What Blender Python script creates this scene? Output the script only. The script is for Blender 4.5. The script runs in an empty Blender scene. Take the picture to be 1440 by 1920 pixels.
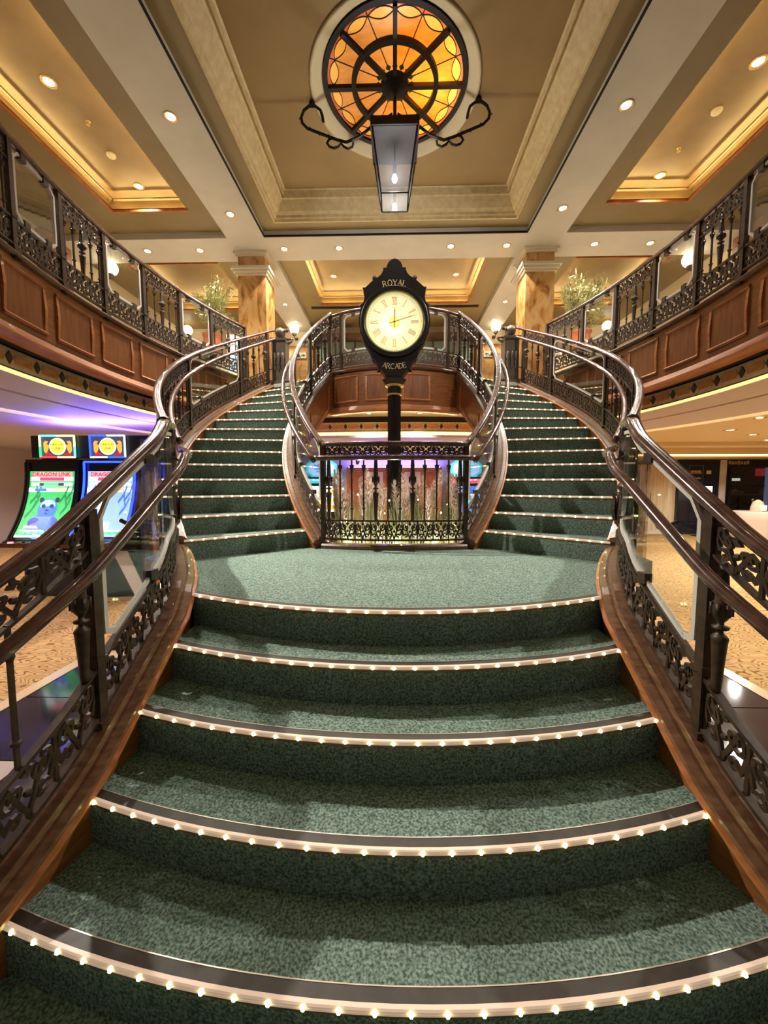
import bpy, bmesh, math, random
from math import sin, cos, pi, radians, atan2, hypot, sqrt, atan
from mathutils import Vector, Matrix
random.seed(7)
SC = bpy.context.scene
COL = SC.collection

# ------------------------------------------------------------------ camera
EYE = 1.495
FPX = 720.0
cam_d = bpy.data.cameras.new('camera'); cam = bpy.data.objects.new('camera', cam_d); COL.objects.link(cam)
cam_d.sensor_fit = 'VERTICAL'; cam_d.sensor_height = 24.0; cam_d.lens = FPX / 1920 * 24.0
cam_d.clip_start = 0.05; cam_d.clip_end = 200
PITCH = atan(55 / FPX); YAW = atan(19 / FPX * cos(PITCH))
cam.location = (0, 0, EYE); cam.rotation_euler = (pi / 2 - PITCH, 0, YAW)
SC.camera = cam

# ------------------------------------------------------------------ world, exposure
w = bpy.data.worlds.new('room_ambience'); SC.world = w; w.use_nodes = True
w.node_tree.nodes['Background'].inputs[0].default_value = (1.0, 0.90, 0.76, 1)
w.node_tree.nodes['Background'].inputs[1].default_value = 0.10
SC.view_settings.view_transform = 'Standard'; SC.view_settings.look = 'None'
SC.view_settings.exposure = 0.42; SC.view_settings.gamma = 1.0; SC.view_settings.use_curve_mapping = False
SC.cycles.use_denoising = True
SC.cycles.max_bounces = 8; SC.cycles.diffuse_bounces = 4; SC.cycles.glossy_bounces = 3
SC.cycles.transmission_bounces = 4; SC.cycles.transparent_max_bounces = 12
SC.cycles.caustics_reflective = False; SC.cycles.caustics_refractive = False
SC.cycles.sample_clamp_indirect = 4.0

# light levels (W)
W_BEAM, W_TRAY, W_CROSS, W_REAR, W_LOWER = 220, 1600, 190, 130, 135
WARM = (1.0, 0.93, 0.82)

# ------------------------------------------------------------------ materials
def lin(c):
    return tuple((v / 12.92 if v <= 0.04045 else ((v + 0.055) / 1.055) ** 2.4) for v in [x / 255 for x in c])
MATS = {}
def mat(name, rgb, rough=0.5, metal=0.0, rgb2=None, scale=8.0, stretch=(1, 1, 1), bump=0.0, detail=4.0, coat=0.0, lo=0.35, hi=0.65, spec=0.5):
    m = bpy.data.materials.new(name); m.use_nodes = True; MATS[name] = m
    nt = m.node_tree; b = nt.nodes['Principled BSDF']
    c = lin(rgb) + (1,)
    b.inputs['Base Color'].default_value = c; b.inputs['Roughness'].default_value = rough
    b.inputs['Metallic'].default_value = metal; b.inputs['Coat Weight'].default_value = coat
    b.inputs['Specular IOR Level'].default_value = spec
    if rgb2 is not None or bump:
        tc = nt.nodes.new('ShaderNodeTexCoord'); mp = nt.nodes.new('ShaderNodeMapping')
        mp.inputs['Scale'].default_value = stretch
        nz = nt.nodes.new('ShaderNodeTexNoise'); nz.inputs['Scale'].default_value = scale; nz.inputs['Detail'].default_value = detail
        nt.links.new(tc.outputs['Object'], mp.inputs[0]); nt.links.new(mp.outputs[0], nz.inputs['Vector'])
        if rgb2 is not None:
            r = nt.nodes.new('ShaderNodeValToRGB')
            r.color_ramp.elements[0].position = lo; r.color_ramp.elements[0].color = c
            r.color_ramp.elements[1].position = hi; r.color_ramp.elements[1].color = lin(rgb2) + (1,)
            nt.links.new(nz.outputs['Fac'], r.inputs[0]); nt.links.new(r.outputs[0], b.inputs['Base Color'])
        if bump:
            bp = nt.nodes.new('ShaderNodeBump'); bp.inputs['Strength'].default_value = bump; bp.inputs['Distance'].default_value = 0.01
            nt.links.new(nz.outputs['Fac'], bp.inputs['Height']); nt.links.new(bp.outputs[0], b.inputs['Normal'])
    return m
def emis(name, rgb, strength, base=None, sample=True):
    m = bpy.data.materials.new(name); m.use_nodes = True; MATS[name] = m
    b = m.node_tree.nodes['Principled BSDF']
    b.inputs['Base Color'].default_value = lin(base or rgb) + (1,); b.inputs['Roughness'].default_value = 0.4
    b.inputs['Emission Color'].default_value = lin(rgb) + (1,); b.inputs['Emission Strength'].default_value = strength
    if not sample: m.cycles.emission_sampling = 'NONE'
    return m
def clear(name, tint=(0.97, 0.98, 0.97), gloss=0.10):
    m = bpy.data.materials.new(name); m.use_nodes = True; MATS[name] = m
    nt = m.node_tree; nt.nodes.remove(nt.nodes['Principled BSDF'])
    out = nt.nodes['Material Output']; t = nt.nodes.new('ShaderNodeBsdfTransparent'); g = nt.nodes.new('ShaderNodeBsdfGlossy')
    t.inputs[0].default_value = tint + (1,); g.inputs['Roughness'].default_value = 0.02
    lw = nt.nodes.new('ShaderNodeLayerWeight'); lw.inputs[0].default_value = 0.15
    mu = nt.nodes.new('ShaderNodeMath'); mu.operation = 'MULTIPLY_ADD'; mu.inputs[1].default_value = 0.6; mu.inputs[2].default_value = gloss * 0.4
    mx = nt.nodes.new('ShaderNodeMixShader')
    nt.links.new(lw.outputs['Fresnel'], mu.inputs[0]); nt.links.new(mu.outputs[0], mx.inputs[0])
    nt.links.new(t.outputs[0], mx.inputs[1]); nt.links.new(g.outputs[0], mx.inputs[2]); nt.links.new(mx.outputs[0], out.inputs[0])
    return m
def stained(name, rgb, rgb2=None, trans=0.7, scale=7.0):
    m = mat(name, rgb, 0.25, 0, rgb2 or rgb, scale, (1, 2.5, 1), 0, 6, lo=0.3, hi=0.7)
    nt = m.node_tree; b = nt.nodes['Principled BSDF']; out = nt.nodes['Material Output']
    t = nt.nodes.new('ShaderNodeBsdfTranslucent'); mx = nt.nodes.new('ShaderNodeMixShader'); mx.inputs[0].default_value = trans
    src = b.inputs['Base Color'].links[0].from_socket
    nt.links.new(src, t.inputs[0]); nt.links.new(b.outputs[0], mx.inputs[1]); nt.links.new(t.outputs[0], mx.inputs[2]); nt.links.new(mx.outputs[0], out.inputs[0])
    return m

mat('beam_cream', (198, 190, 170), 0.55, rgb2=(190, 182, 162), scale=3)
mat('ceiling_olive', (128, 108, 66), 0.5, rgb2=(120, 100, 58), scale=2)
mat('ceiling_panel', (124, 98, 48), 0.6, rgb2=(116, 90, 42), scale=1.5)
mat('moulding_cream', (200, 180, 132), 0.6, rgb2=(184, 160, 112), scale=14, bump=0.15)
mat('tray_cream', (132, 108, 74), 0.45, rgb2=(120, 96, 64), scale=3); mat('lower_cream', (222, 200, 160), 0.5)
mat('lip_wood', (176, 104, 54), 0.35, rgb2=(150, 82, 40), scale=12)
mat('plaster_white', (214, 202, 170), 0.6)
mat('soffit_white', (226, 220, 214), 0.5)
mat('wall_cream', (224, 208, 176), 0.6, rgb2=(216, 198, 162), scale=3)
mat('wall_pale', (232, 214, 186), 0.55, rgb2=(222, 202, 172), scale=6, stretch=(8, 8, .3))
mat('wood', (150, 96, 54), 0.32, rgb2=(124, 76, 40), scale=5, stretch=(1.2, 1.2, 9), detail=6, coat=0.15)
mat('wood_panel', (144, 90, 50), 0.34, rgb2=(122, 72, 38), scale=4, stretch=(7, 7, 1.0), detail=6, coat=0.15)
mat('wood_light', (194, 126, 78), 0.35, rgb2=(168, 102, 58), scale=5, stretch=(1, 1, 8), coat=0.15)
mat('wood_dark', (84, 50, 28), 0.3, rgb2=(62, 35, 20), scale=6, stretch=(2, 2, 10), detail=6, coat=0.2)
mat('curb_wood', (128, 92, 66), 0.3, rgb2=(98, 66, 46), scale=6, stretch=(3, 3, 12), detail=6, coat=0.25)
mat('rail_wood', (104, 72, 60), 0.22, rgb2=(74, 48, 40), scale=9, stretch=(2, 2, 2), detail=6, coat=0.5)
mat('iron', (76, 56, 40), 0.48, 0.1, rgb2=(52, 38, 27), scale=30, bump=0.1)
mat('iron_dark', (24, 19, 15), 0.65, 0.0, spec=.25); mat('plaster_ring', (178, 162, 124), 0.7)
mat('clock_black', (26, 21, 20), 0.3, 0.1, coat=0.3)
mat('newel_grey', (98, 88, 78), 0.4, rgb2=(76, 66, 58), scale=8, stretch=(3, 3, 12))
mat('gold', (206, 170, 106), 0.35, 0.5)
mat('gold_paint', (206, 178, 130), 0.5, 0.0)
mat('edge_trim', (216, 210, 200), 0.4)
mat('black', (16, 15, 15), 0.45)
mat('black_gloss', (14, 13, 18), 0.2, coat=0.4)
mat('navy', (26, 28, 48), 0.35, rgb2=(18, 20, 36), scale=5)
mat('carpet_green', (72, 88, 80), 0.95, rgb2=(140, 159, 147), scale=115, stretch=(1, 1, 1), bump=0.5, detail=2, lo=.36, hi=.66, spec=0.15)
mat('nosing_brown', (58, 46, 38), 0.5, 0.0, rgb2=(44, 35, 28), scale=20)
mat('nosing_line', (206, 190, 170), 0.3, 0.5)
mat('strip_metal', (214, 190, 176), 0.28, 0.55, rgb2=(186, 160, 146), scale=40)
mat('mosaic', (236, 180, 108), 0.4, rgb2=(206, 148, 82), scale=16)
mat('mosaic_ground', (246, 232, 198), 0.4, rgb2=(226, 208, 170), scale=20)
mat('mosaic_dark', (66, 56, 44), 0.35)
mat('marble_dark', (30, 32, 42), 0.08, rgb2=(44, 46, 58), scale=4)
mat('marble_white', (222, 210, 200), 0.1, rgb2=(200, 188, 178), scale=3)
mat('marble_cream', (210, 186, 150), 0.15)
mat('floor_pale', (214, 204, 190), 0.4); mat('soffit_lilac', (200, 190, 204), 0.5)
mat('door_cream', (240, 224, 194), 0.45, rgb2=(214, 190, 156), scale=3, stretch=(8, 8, .4))
mat('steel', (170, 170, 170), 0.25, 0.9)
mat('linen', (206, 190, 170), 0.8)
mat('terracotta', (184, 106, 66), 0.55, rgb2=(160, 88, 54), scale=8)
mat('leaf', (206, 204, 150), 0.5, rgb2=(150, 152, 98), scale=12)
mat('bark', (98, 78, 54), 0.8, rgb2=(76, 58, 40), scale=30)
mat('grass_green', (96, 108, 58), 0.6, rgb2=(142, 146, 88), scale=9, stretch=(1, 1, .4))
mat('plume', (226, 208, 192), 0.9, rgb2=(206, 184, 170), scale=20)
mat('soil', (60, 46, 34), 0.95)
mat('bar_green', (92, 104, 88), 0.3)
clear('glass'); clear('glass_shop', (0.55, 0.58, 0.62), 0.2)
clear('lantern_glass', (0.86, 0.85, 0.82), 0.25); frost = MATS['lantern_glass'].node_tree
_t = frost.nodes.new('ShaderNodeBsdfTranslucent'); _t.inputs[0].default_value = (.8, .8, .8, 1); _d = frost.nodes.new('ShaderNodeMixShader'); _d.inputs[0].default_value = .010
_o = frost.nodes['Material Output']; _s = _o.inputs[0].links[0].from_socket; frost.links.new(_s, _d.inputs[1]); frost.links.new(_t.outputs[0], _d.inputs[2]); frost.links.new(_d.outputs[0], _o.inputs[0])
emis('led', (240, 255, 170), 12.0, sample=False)
emis('led_strip', (255, 220, 186), 0.22, (214, 186, 168), sample=False)
emis('lamp_warm', (255, 236, 190), 14.0, sample=False)
emis('globe', (255, 240, 205), 5.0)
emis('bulb_white', (225, 230, 255), 30.0, sample=False)
emis('cove_warm', (255, 224, 150), 40.0)
emis('cove_line', (255, 222, 140), 1.0)
emis('fill_purple', (118, 96, 255), 26.0)  # glow of the added purple fill surfaces
emis('cove_cream', (255, 226, 160), 2.0)
emis('tube_blue', (30, 60, 255), 4.0)
emis('tube_pink', (255, 60, 200), 2.5)
emis('scr_white', (236, 240, 250), 1.5); emis('scr_pink', (255, 150, 160), 1.2); emis('scr_rose', (236, 70, 110), 1.0)
emis('scr_green', (50, 190, 96), 0.9); emis('scr_teal', (96, 214, 150), 0.9); emis('scr_dgreen', (24, 130, 80), 0.8)
emis('scr_blue', (70, 120, 230), 0.9); emis('scr_pale', (150, 190, 240), 1.0); emis('scr_ind', (58, 66, 170), 0.8)
emis('scr_dark', (40, 44, 90), 0.6); emis('scr_yellow', (252, 236, 70), 1.3); emis('scr_cream', (255, 248, 180), 1.4)
emis('scr_gold', (240, 170, 60), 1.0); emis('scr_red', (190, 40, 50), 0.9); emis('scr_slate', (70, 78, 100), 0.6)
emis('scr_cyan', (40, 200, 220), 0.9); emis('scr_sand', (240, 200, 150), 1.0); emis('scr_olive', (120, 120, 40), 0.8)
emis('rgb_green', (40, 255, 120), 2.2); emis('rgb_red', (255, 50, 60), 2.0); emis('rgb_cyan', (90, 240, 255), 2.2); emis('rgb_yel', (250, 255, 140), 2.0)
emis('exit_green', (30, 90, 50), 0.05)
emis('lit_yellow', (255, 240, 120), 1.4)
emis('board_white', (255, 250, 225), 1.3)
stained('pane_amber', (250, 200, 120), (240, 170, 84)); stained('pane_tan', (244, 214, 164), (228, 188, 130))
stained('pane_straw', (252, 226, 150)); stained('pane_rose', (222, 160, 122)); stained('pane_green', (84, 150, 60))
stained('dial_glass', (252, 250, 226), (250, 247, 218), 0.75)
stained('rose_pale', (246, 236, 186), trans=.75); stained('globe_glass', (255, 246, 226), trans=0.6)

def carpet_beige():
    m = mat('carpet_beige', (190, 158, 112), 0.95, spec=0.1); nt = m.node_tree; b = nt.nodes['Principled BSDF']
    tc = nt.nodes.new('ShaderNodeTexCoord'); mp = nt.nodes.new('ShaderNodeMapping'); mp.inputs['Scale'].default_value = (1, 2.4, 1)
    nz = nt.nodes.new('ShaderNodeTexNoise'); nz.inputs['Scale'].default_value = 3.2; nz.inputs['Detail'].default_value = 1.0
    wv = nt.nodes.new('ShaderNodeMath'); wv.operation = 'MULTIPLY'; wv.inputs[1].default_value = 85
    sn = nt.nodes.new('ShaderNodeMath'); sn.operation = 'SINE'
    r = nt.nodes.new('ShaderNodeValToRGB'); r.color_ramp.elements[0].position = 0.55; r.color_ramp.elements[0].color = lin((188, 154, 104)) + (1,)
    r.color_ramp.elements[1].position = 0.8; r.color_ramp.elements[1].color = lin((128, 96, 58)) + (1,)
    L = nt.links.new
    L(tc.outputs['Object'], mp.inputs[0]); L(mp.outputs[0], nz.inputs['Vector']); L(nz.outputs['Fac'], wv.inputs[0]); L(wv.outputs[0], sn.inputs[0])
    L(sn.outputs[0], r.inputs[0]); L(r.outputs[0], b.inputs['Base Color'])
carpet_beige()
def marble_amber():
    m = mat('marble_amber', (214, 160, 88), 0.22, coat=0.2); nt = m.node_tree; b = nt.nodes['Principled BSDF']
    tc = nt.nodes.new('ShaderNodeTexCoord'); mp = nt.nodes.new('ShaderNodeMapping'); mp.inputs['Scale'].default_value = (1.5, 1.5, .7)
    nz = nt.nodes.new('ShaderNodeTexNoise'); nz.inputs['Scale'].default_value = 3.2; nz.inputs['Detail'].default_value = 8; nz.inputs['Distortion'].default_value = 1.6
    r = nt.nodes.new('ShaderNodeValToRGB'); e = r.color_ramp.elements
    e[0].position = .3; e[0].color = lin((130, 84, 42)) + (1,); e[1].position = .7; e[1].color = lin((206, 168, 112)) + (1,)
    x = e.new(.42); x.color = lin((172, 120, 64)) + (1,); x = e.new(.5); x.color = lin((194, 146, 86)) + (1,)
    L = nt.links.new
    L(tc.outputs['Object'], mp.inputs[0]); L(mp.outputs[0], nz.inputs['Vector']); L(nz.outputs['Fac'], r.inputs[0]); L(r.outputs[0], b.inputs['Base Color'])
marble_amber()

# ------------------------------------------------------------------ mesh helpers
class MB:
    """collects vertices and faces; side=-1 mirrors everything across the stair's axis"""
    def __init__(s, side=1): s.v = []; s.f = []; s.side = side
    def add(s, vs, fs):
        o = len(s.v); s.v += [tuple(p) for p in vs]; s.f += [tuple(i + o for i in f) for f in fs]
    def box(s, x0, x1, y0, y1, z0, z1):
        s.add([(x, y, z) for z in (z0, z1) for y in (y0, y1) for x in (x0, x1)],
              [(0, 2, 3, 1), (4, 5, 7, 6), (0, 1, 5, 4), (2, 6, 7, 3), (0, 4, 6, 2), (1, 3, 7, 5)])
    def cbox(s, c, d, rz=0.0, rx=0.0):
        M = Matrix.Translation(c) @ Matrix.Rotation(rz, 4, 'Z') @ Matrix.Rotation(rx, 4, 'X')
        hx, hy, hz = d[0] / 2, d[1] / 2, d[2] / 2
        s.add([M @ Vector((x, y, z)) for z in (-hz, hz) for y in (-hy, hy) for x in (-hx, hx)],
              [(0, 2, 3, 1), (4, 5, 7, 6), (0, 1, 5, 4), (2, 6, 7, 3), (0, 4, 6, 2), (1, 3, 7, 5)])
    def lathe(s, prof, n=12, c=(0, 0, 0), axis='z', caps=True):
        vs = []; fs = []
        for r, h in prof:
            for k in range(n):
                a = 2 * pi * k / n
                p = (r * cos(a), r * sin(a), h)
                if axis == 'y': p = (r * cos(a), h, r * sin(a))
                vs.append((p[0] + c[0], p[1] + c[1], p[2] + c[2]))
        for i in range(len(prof) - 1):
            for k in range(n):
                a, b = i * n + k, i * n + (k + 1) % n
                q = (a, b, b + n, a + n)
                fs.append(q if axis == 'z' else q[::-1])
        if caps:
            q = tuple(range(n)); t = tuple((len(prof) - 1) * n + k for k in range(n))
            fs.append(q[::-1] if axis == 'z' else q); fs.append(t if axis == 'z' else t[::-1])
        s.add(vs, fs)
    def ball(s, c, r, n=10, m=6):
        prof = [(max(r * sin(pi * i / m), 1e-4), -r * cos(pi * i / m)) for i in range(m + 1)]
        s.lathe(prof, n, c, caps=False)
    def prism(s, poly, z0, z1):
        n = len(poly)
        s.add([(x, y, z0) for x, y in poly] + [(x, y, z1) for x, y in poly],
              [tuple(range(n))[::-1], tuple(range(n, 2 * n))] + [(i, (i + 1) % n, n + (i + 1) % n, n + i) for i in range(n)])
    def prism_y(s, poly, y0, y1):   # polygon in x,z (counter-clockwise seen from -y)
        n = len(poly)
        s.add([(x, y0, z) for x, z in poly] + [(x, y1, z) for x, z in poly],
              [tuple(range(n)), tuple(range(n, 2 * n))[::-1]] + [(i, n + i, n + (i + 1) % n, (i + 1) % n) for i in range(n)])
    def tube(s, pts, r, n=6, caps=True):
        pts = [Vector(p) for p in pts]; vs = []; fs = []; N = len(pts)
        t0 = (pts[1] - pts[0]).normalized()
        up = Vector((0, 0, 1)) if abs(t0.z) < .9 else Vector((0, 1, 0))
        nrm = t0.cross(up).normalized()
        for i, p in enumerate(pts):
            t = (pts[min(i + 1, N - 1)] - pts[max(i - 1, 0)]).normalized()
            nrm = (nrm - t * nrm.dot(t)).normalized(); b = t.cross(nrm)
            rr = r[i] if isinstance(r, (list, tuple)) else r
            for k in range(n):
                a = 2 * pi * k / n; vs.append(p + (nrm * cos(a) + b * sin(a)) * rr)
        for i in range(N - 1):
            for k in range(n):
                a, b_ = i * n + k, i * n + (k + 1) % n; fs.append((a, b_, b_ + n, a + n))
        if caps: fs.append(tuple(range(n))[::-1]); fs.append(tuple((N - 1) * n + k for k in range(n)))
        s.add(vs, fs)
    def loft(s, rings, closed_ring=True, caps=True):
        n = len(rings[0]); o = len(s.v); fs = []
        for i in range(len(rings) - 1):
            for k in range(n if closed_ring else n - 1):
                a, b = i * n + k, i * n + (k + 1) % n; fs.append((a, a + n, b + n, b))
        if caps and closed_ring: fs.append(tuple(range(n))); fs.append(tuple((len(rings) - 1) * n + k for k in range(n))[::-1])
        s.add([p for r in rings for p in r], fs)
    def sweep(s, path, s0, s1, prof, step=.07, inward=1, caps=True):
        n = max(2, int(abs(s1 - s0) / step) + 1); rings = []
        for i in range(n + 1):
            q = s0 + (s1 - s0) * i / n; rings.append([path.at(q, d, h, inward) for d, h in prof])
        s.loft(rings, True, caps)
    def ribbon(s, f, pts, wd, th):
        """flat bar bent along pts (u,v in metres), mapped to space by f(u,v,depth)"""
        N = len(pts); vs = []; fs = []
        for i in range(N):
            a, b = pts[max(i - 1, 0)], pts[min(i + 1, N - 1)]
            tx, ty = b[0] - a[0], b[1] - a[1]; L = hypot(tx, ty) or 1
            nx, ny = -ty / L * wd / 2, tx / L * wd / 2; u, v = pts[i]
            vs += [f(u + nx, v + ny, -th / 2), f(u - nx, v - ny, -th / 2), f(u - nx, v - ny, th / 2), f(u + nx, v + ny, th / 2)]
        for i in range(N - 1):
            for k in range(4):
                a, b = i * 4 + k, i * 4 + (k + 1) % 4; fs.append((a, b, b + 4, a + 4))
        fs += [(3, 2, 1, 0), tuple(range(N * 4 - 4, N * 4))]
        s.add(vs, fs)
    def build(s, name, material, parent=None, smooth=False, fix=True):
        me = bpy.data.meshes.new(name)
        vs = s.v; fs = s.f
        if s.side < 0:
            vs = [(-x, y, z) for x, y, z in vs]; fs = [f[::-1] for f in fs]
        me.from_pydata(vs, [], fs)
        if fix:
            bm = bmesh.new(); bm.from_mesh(me); bmesh.ops.recalc_face_normals(bm, faces=bm.faces); bm.to_mesh(me); bm.free()
        me.materials.append(MATS[material])
        if smooth:
            me.polygons.foreach_set('use_smooth', [True] * len(me.polygons))
        o = bpy.data.objects.new(name, me); COL.objects.link(o)
        if parent is not None:
            o.parent = parent
            o.matrix_parent_inverse = Matrix.Translation(-Vector(parent.location)) if parent.parent is None else Matrix()
        if smooth == 'auto':
            for e in me.edges: pass
        return o

def tag(o, label, cat, group=None, kind=None):
    o['label'] = label; o['category'] = cat
    if group: o['group'] = group
    if kind: o['kind'] = kind
    return o
def thing(name, label, cat, loc=(0, 0, 0), group=None):
    o = bpy.data.objects.new(name, None); COL.objects.link(o); o.location = loc; o.empty_display_size = .1
    return tag(o, label, cat, group)
def struct(o, label=None, cat=None):
    o['kind'] = 'structure'
    if label: o['label'] = label; o['category'] = cat
    return o
def pinst(me, name, loc, rz, parent, scale=(1, 1, 1)):
    o = bpy.data.objects.new(name, me); COL.objects.link(o); o.parent = parent
    if parent.parent is None: o.matrix_parent_inverse = Matrix.Translation(-Vector(parent.location))
    o.location = loc; o.rotation_euler = (0, 0, rz); o.scale = scale
    return o
def proto(mb, name, material, smooth=False):
    o = mb.build(name, material, smooth=smooth); me = o.data; bpy.data.objects.remove(o); return me
def text_mb(mb, body, size, place, extrude=.002, bold=0.0, squeeze=1.0):
    """lettering: built-in font turned into mesh; place(x, y, z) maps to space, text centred on 0,0"""
    cu = bpy.data.curves.new('lettering', 'FONT'); cu.body = body; cu.size = size; cu.align_x = 'CENTER'; cu.align_y = 'CENTER'
    cu.extrude = extrude; cu.offset = bold; cu.resolution_u = 2
    o = bpy.data.objects.new('lettering', cu); COL.objects.link(o)
    dg = bpy.context.evaluated_depsgraph_get(); dg.update(); me = o.evaluated_get(dg).to_mesh()
    mb.add([place(v.co.x * squeeze, v.co.y, v.co.z) for v in me.vertices], [tuple(p.vertices) for p in me.polygons])
    bpy.data.objects.remove(o); bpy.data.curves.remove(cu)

class Path:
    def __init__(s, pts):
        s.p = pts; s.c = [0.0]
        for a, b in zip(pts, pts[1:]): s.c.append(s.c[-1] + hypot(b[0] - a[0], b[1] - a[1]))
        s.L = s.c[-1]
    def loc(s, q):
        c = s.c; i = 0; j = len(c) - 1
        if q <= 0: i = 0
        elif q >= s.L: i = len(c) - 2
        else:
            lo, hi = 0, len(c) - 1
            while hi - lo > 1:
                m = (lo + hi) // 2
                if c[m] <= q: lo = m
                else: hi = m
            i = lo
        return i, (q - c[i]) / max(c[i + 1] - c[i], 1e-9)
    def _pt(s, q):
        i, t = s.loc(q); a, b = s.p[i], s.p[i + 1]
        return [a[k] + (b[k] - a[k]) * t for k in range(3)]
    def tan(s, q):
        e = .03; a, b = s._pt(max(q - e, -.02)), s._pt(min(q + e, s.L + .02)); L = hypot(b[0] - a[0], b[1] - a[1]) or 1
        return (b[0] - a[0]) / L, (b[1] - a[1]) / L
    def at(s, q, d=0, h=0, inward=1):
        p = s._pt(q); tx, ty = s.tan(q)
        return (p[0] - ty * d * inward, p[1] + tx * d * inward, p[2] + h)
    def near(s, f):     # first s where f(x,y) becomes true
        for i, p in enumerate(s.p):
            if f(p): return s.c[i]
        return s.L

# ------------------------------------------------------------------ stair geometry (right half; left is its mirror)
RISE, RISE2 = 0.175, 0.164
LAND = 5 * RISE
CX, CY = -0.82, 5.1                      # centre of the right flight's arcs
R_IN, R_OUT = 2.18, 3.28
TH1, DTH = radians(-40.6), radians(5.4)
FLOOR2 = LAND + 14 * RISE2
def arc(R, th): return CX + R * cos(th), CY + R * sin(th)
def zline(th): return LAND + RISE2 + RISE2 * (th - TH1) / DTH
LOW_Y = [.868, 1.116, 1.373, 1.607, 1.816]; LOW_K = [.115, .14, .145, .175, .21]
def side_x(y): return 1.20 + .40 * max(0, 1.35 - y) ** 1.5
def zlow(y): return min(LAND, .175 + .667 * (y - 1.03))
def bez(a, b, c, d, t):
    u = 1 - t
    return tuple(u ** 3 * a[k] + 3 * u * u * t * b[k] + 3 * u * t * t * c[k] + t ** 3 * d[k] for k in range(2))
R_RAIL = 3.37
pts = []
y = .42
while y < 1.9: pts.append((side_x(y), y, zlow(y))); y += .05
e = arc(R_RAIL, TH1); tg = (-sin(TH1), cos(TH1))
for i in range(21):
    t = i / 20; x, yy = bez((1.20, 1.9), (1.205, 2.08), (e[0] - tg[0] * .30, e[1] - tg[1] * .30), e, t)
    z = zlow(yy); z = z if z < LAND else LAND
    z = min(zlow(yy), LAND) if yy < 2.08 else LAND + .10 * ((yy - 2.08) / (e[1] - 2.08)) ** 1.3
    pts.append((x, yy, z))
P_LOW = Path(pts)
P_OUT = Path([arc(R_RAIL, TH1 + radians(a)) + (zline(TH1 + radians(a)),) for a in [i * .7 for i in range(int(71.2 / .7) + 1)]])
P_IN = Path([arc(2.09, radians(a)) + (max(LAND + .02, zline(radians(a))),) for a in [-44.5 + i * .7 for i in range(int(74.2 / .7) + 1)]])
a0 = P_IN.p[0]
CW = a0[0]
P_CEN = Path([(x, 3.55 + (a0[1] - 3.55) * (x / CW) ** 2, LAND) for x in [-CW + 2 * CW * i / 40 for i in range(41)]])
BX, BY, BR = -2.74, 4.1, 5.7
P_BAL = Path([(BX + BR * cos(radians(a)), BY + BR * sin(radians(a)), FLOOR2) for a in [-32 + i * .5 for i in range(114)]])
bi = P_IN.p[-1]
P_BACK = Path([(x, 5.80 + (bi[1] - 5.80) * (abs(x) / bi[0]) ** 2, FLOOR2) for x in [-bi[0] + 2 * bi[0] * i / 40 for i in range(41)]])
def s_theta(P, deg, R0=None, start=None): return radians(deg - start) * R0

# ------------------------------------------------------------------ ceiling
def slab_hole(mb, x0, x1, y0, y1, hx0, hx1, hy0, hy1, z0, z1):
    mb.box(x0, hx0, y0, y1, z0, z1); mb.box(hx1, x1, y0, y1, z0, z1)
    if hy0 > y0: mb.box(hx0, hx1, y0, hy0, z0, z1)
    if y1 > hy1: mb.box(hx0, hx1, hy1, y1, z0, z1)
ZB, ZF, ZP = 5.4, 5.5, 5.8
YB = -2.5
m = MB(); m.box(-9, 9, YB, 13, 6.5, 6.6); struct(m.build('ceiling', 'black'))
for sd, nm in ((-1, 'left'), (1, 'right')):
    m = MB(sd); m.box(2.09, 2.69, YB, 6.4, ZB, 6.0); m.box(2.09, 2.69, 7.05, 10.3, ZB, 6.0); struct(m.build('trim_%d' % (1 if sd < 0 else 2), 'beam_cream'), 'cream ceiling beam running away on the %s of the medallion' % nm, 'beam')
m = MB(); m.box(-9, 9, 6.4, 7.05, ZB, 6.0); struct(m.build('trim_3', 'beam_cream'), 'cream cross beam carried by the marble columns', 'beam')
m = MB(); slab_hole(m, -2.09, 2.09, YB, 6.4, -1.87, 1.87, YB, 6.21, ZF, ZF + .06); struct(m.build('ceiling', 'ceiling_olive'))
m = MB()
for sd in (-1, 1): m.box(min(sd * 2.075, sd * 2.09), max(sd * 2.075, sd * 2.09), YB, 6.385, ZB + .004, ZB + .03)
m.box(-2.09, 2.09, 6.385, 6.4, ZB + .004, ZB + .03); o = struct(m.build('trim_22', 'iron_dark')); o['kind'] = 'structure'  # dark strips stand in for the shade line along the beams' inner edges
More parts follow.
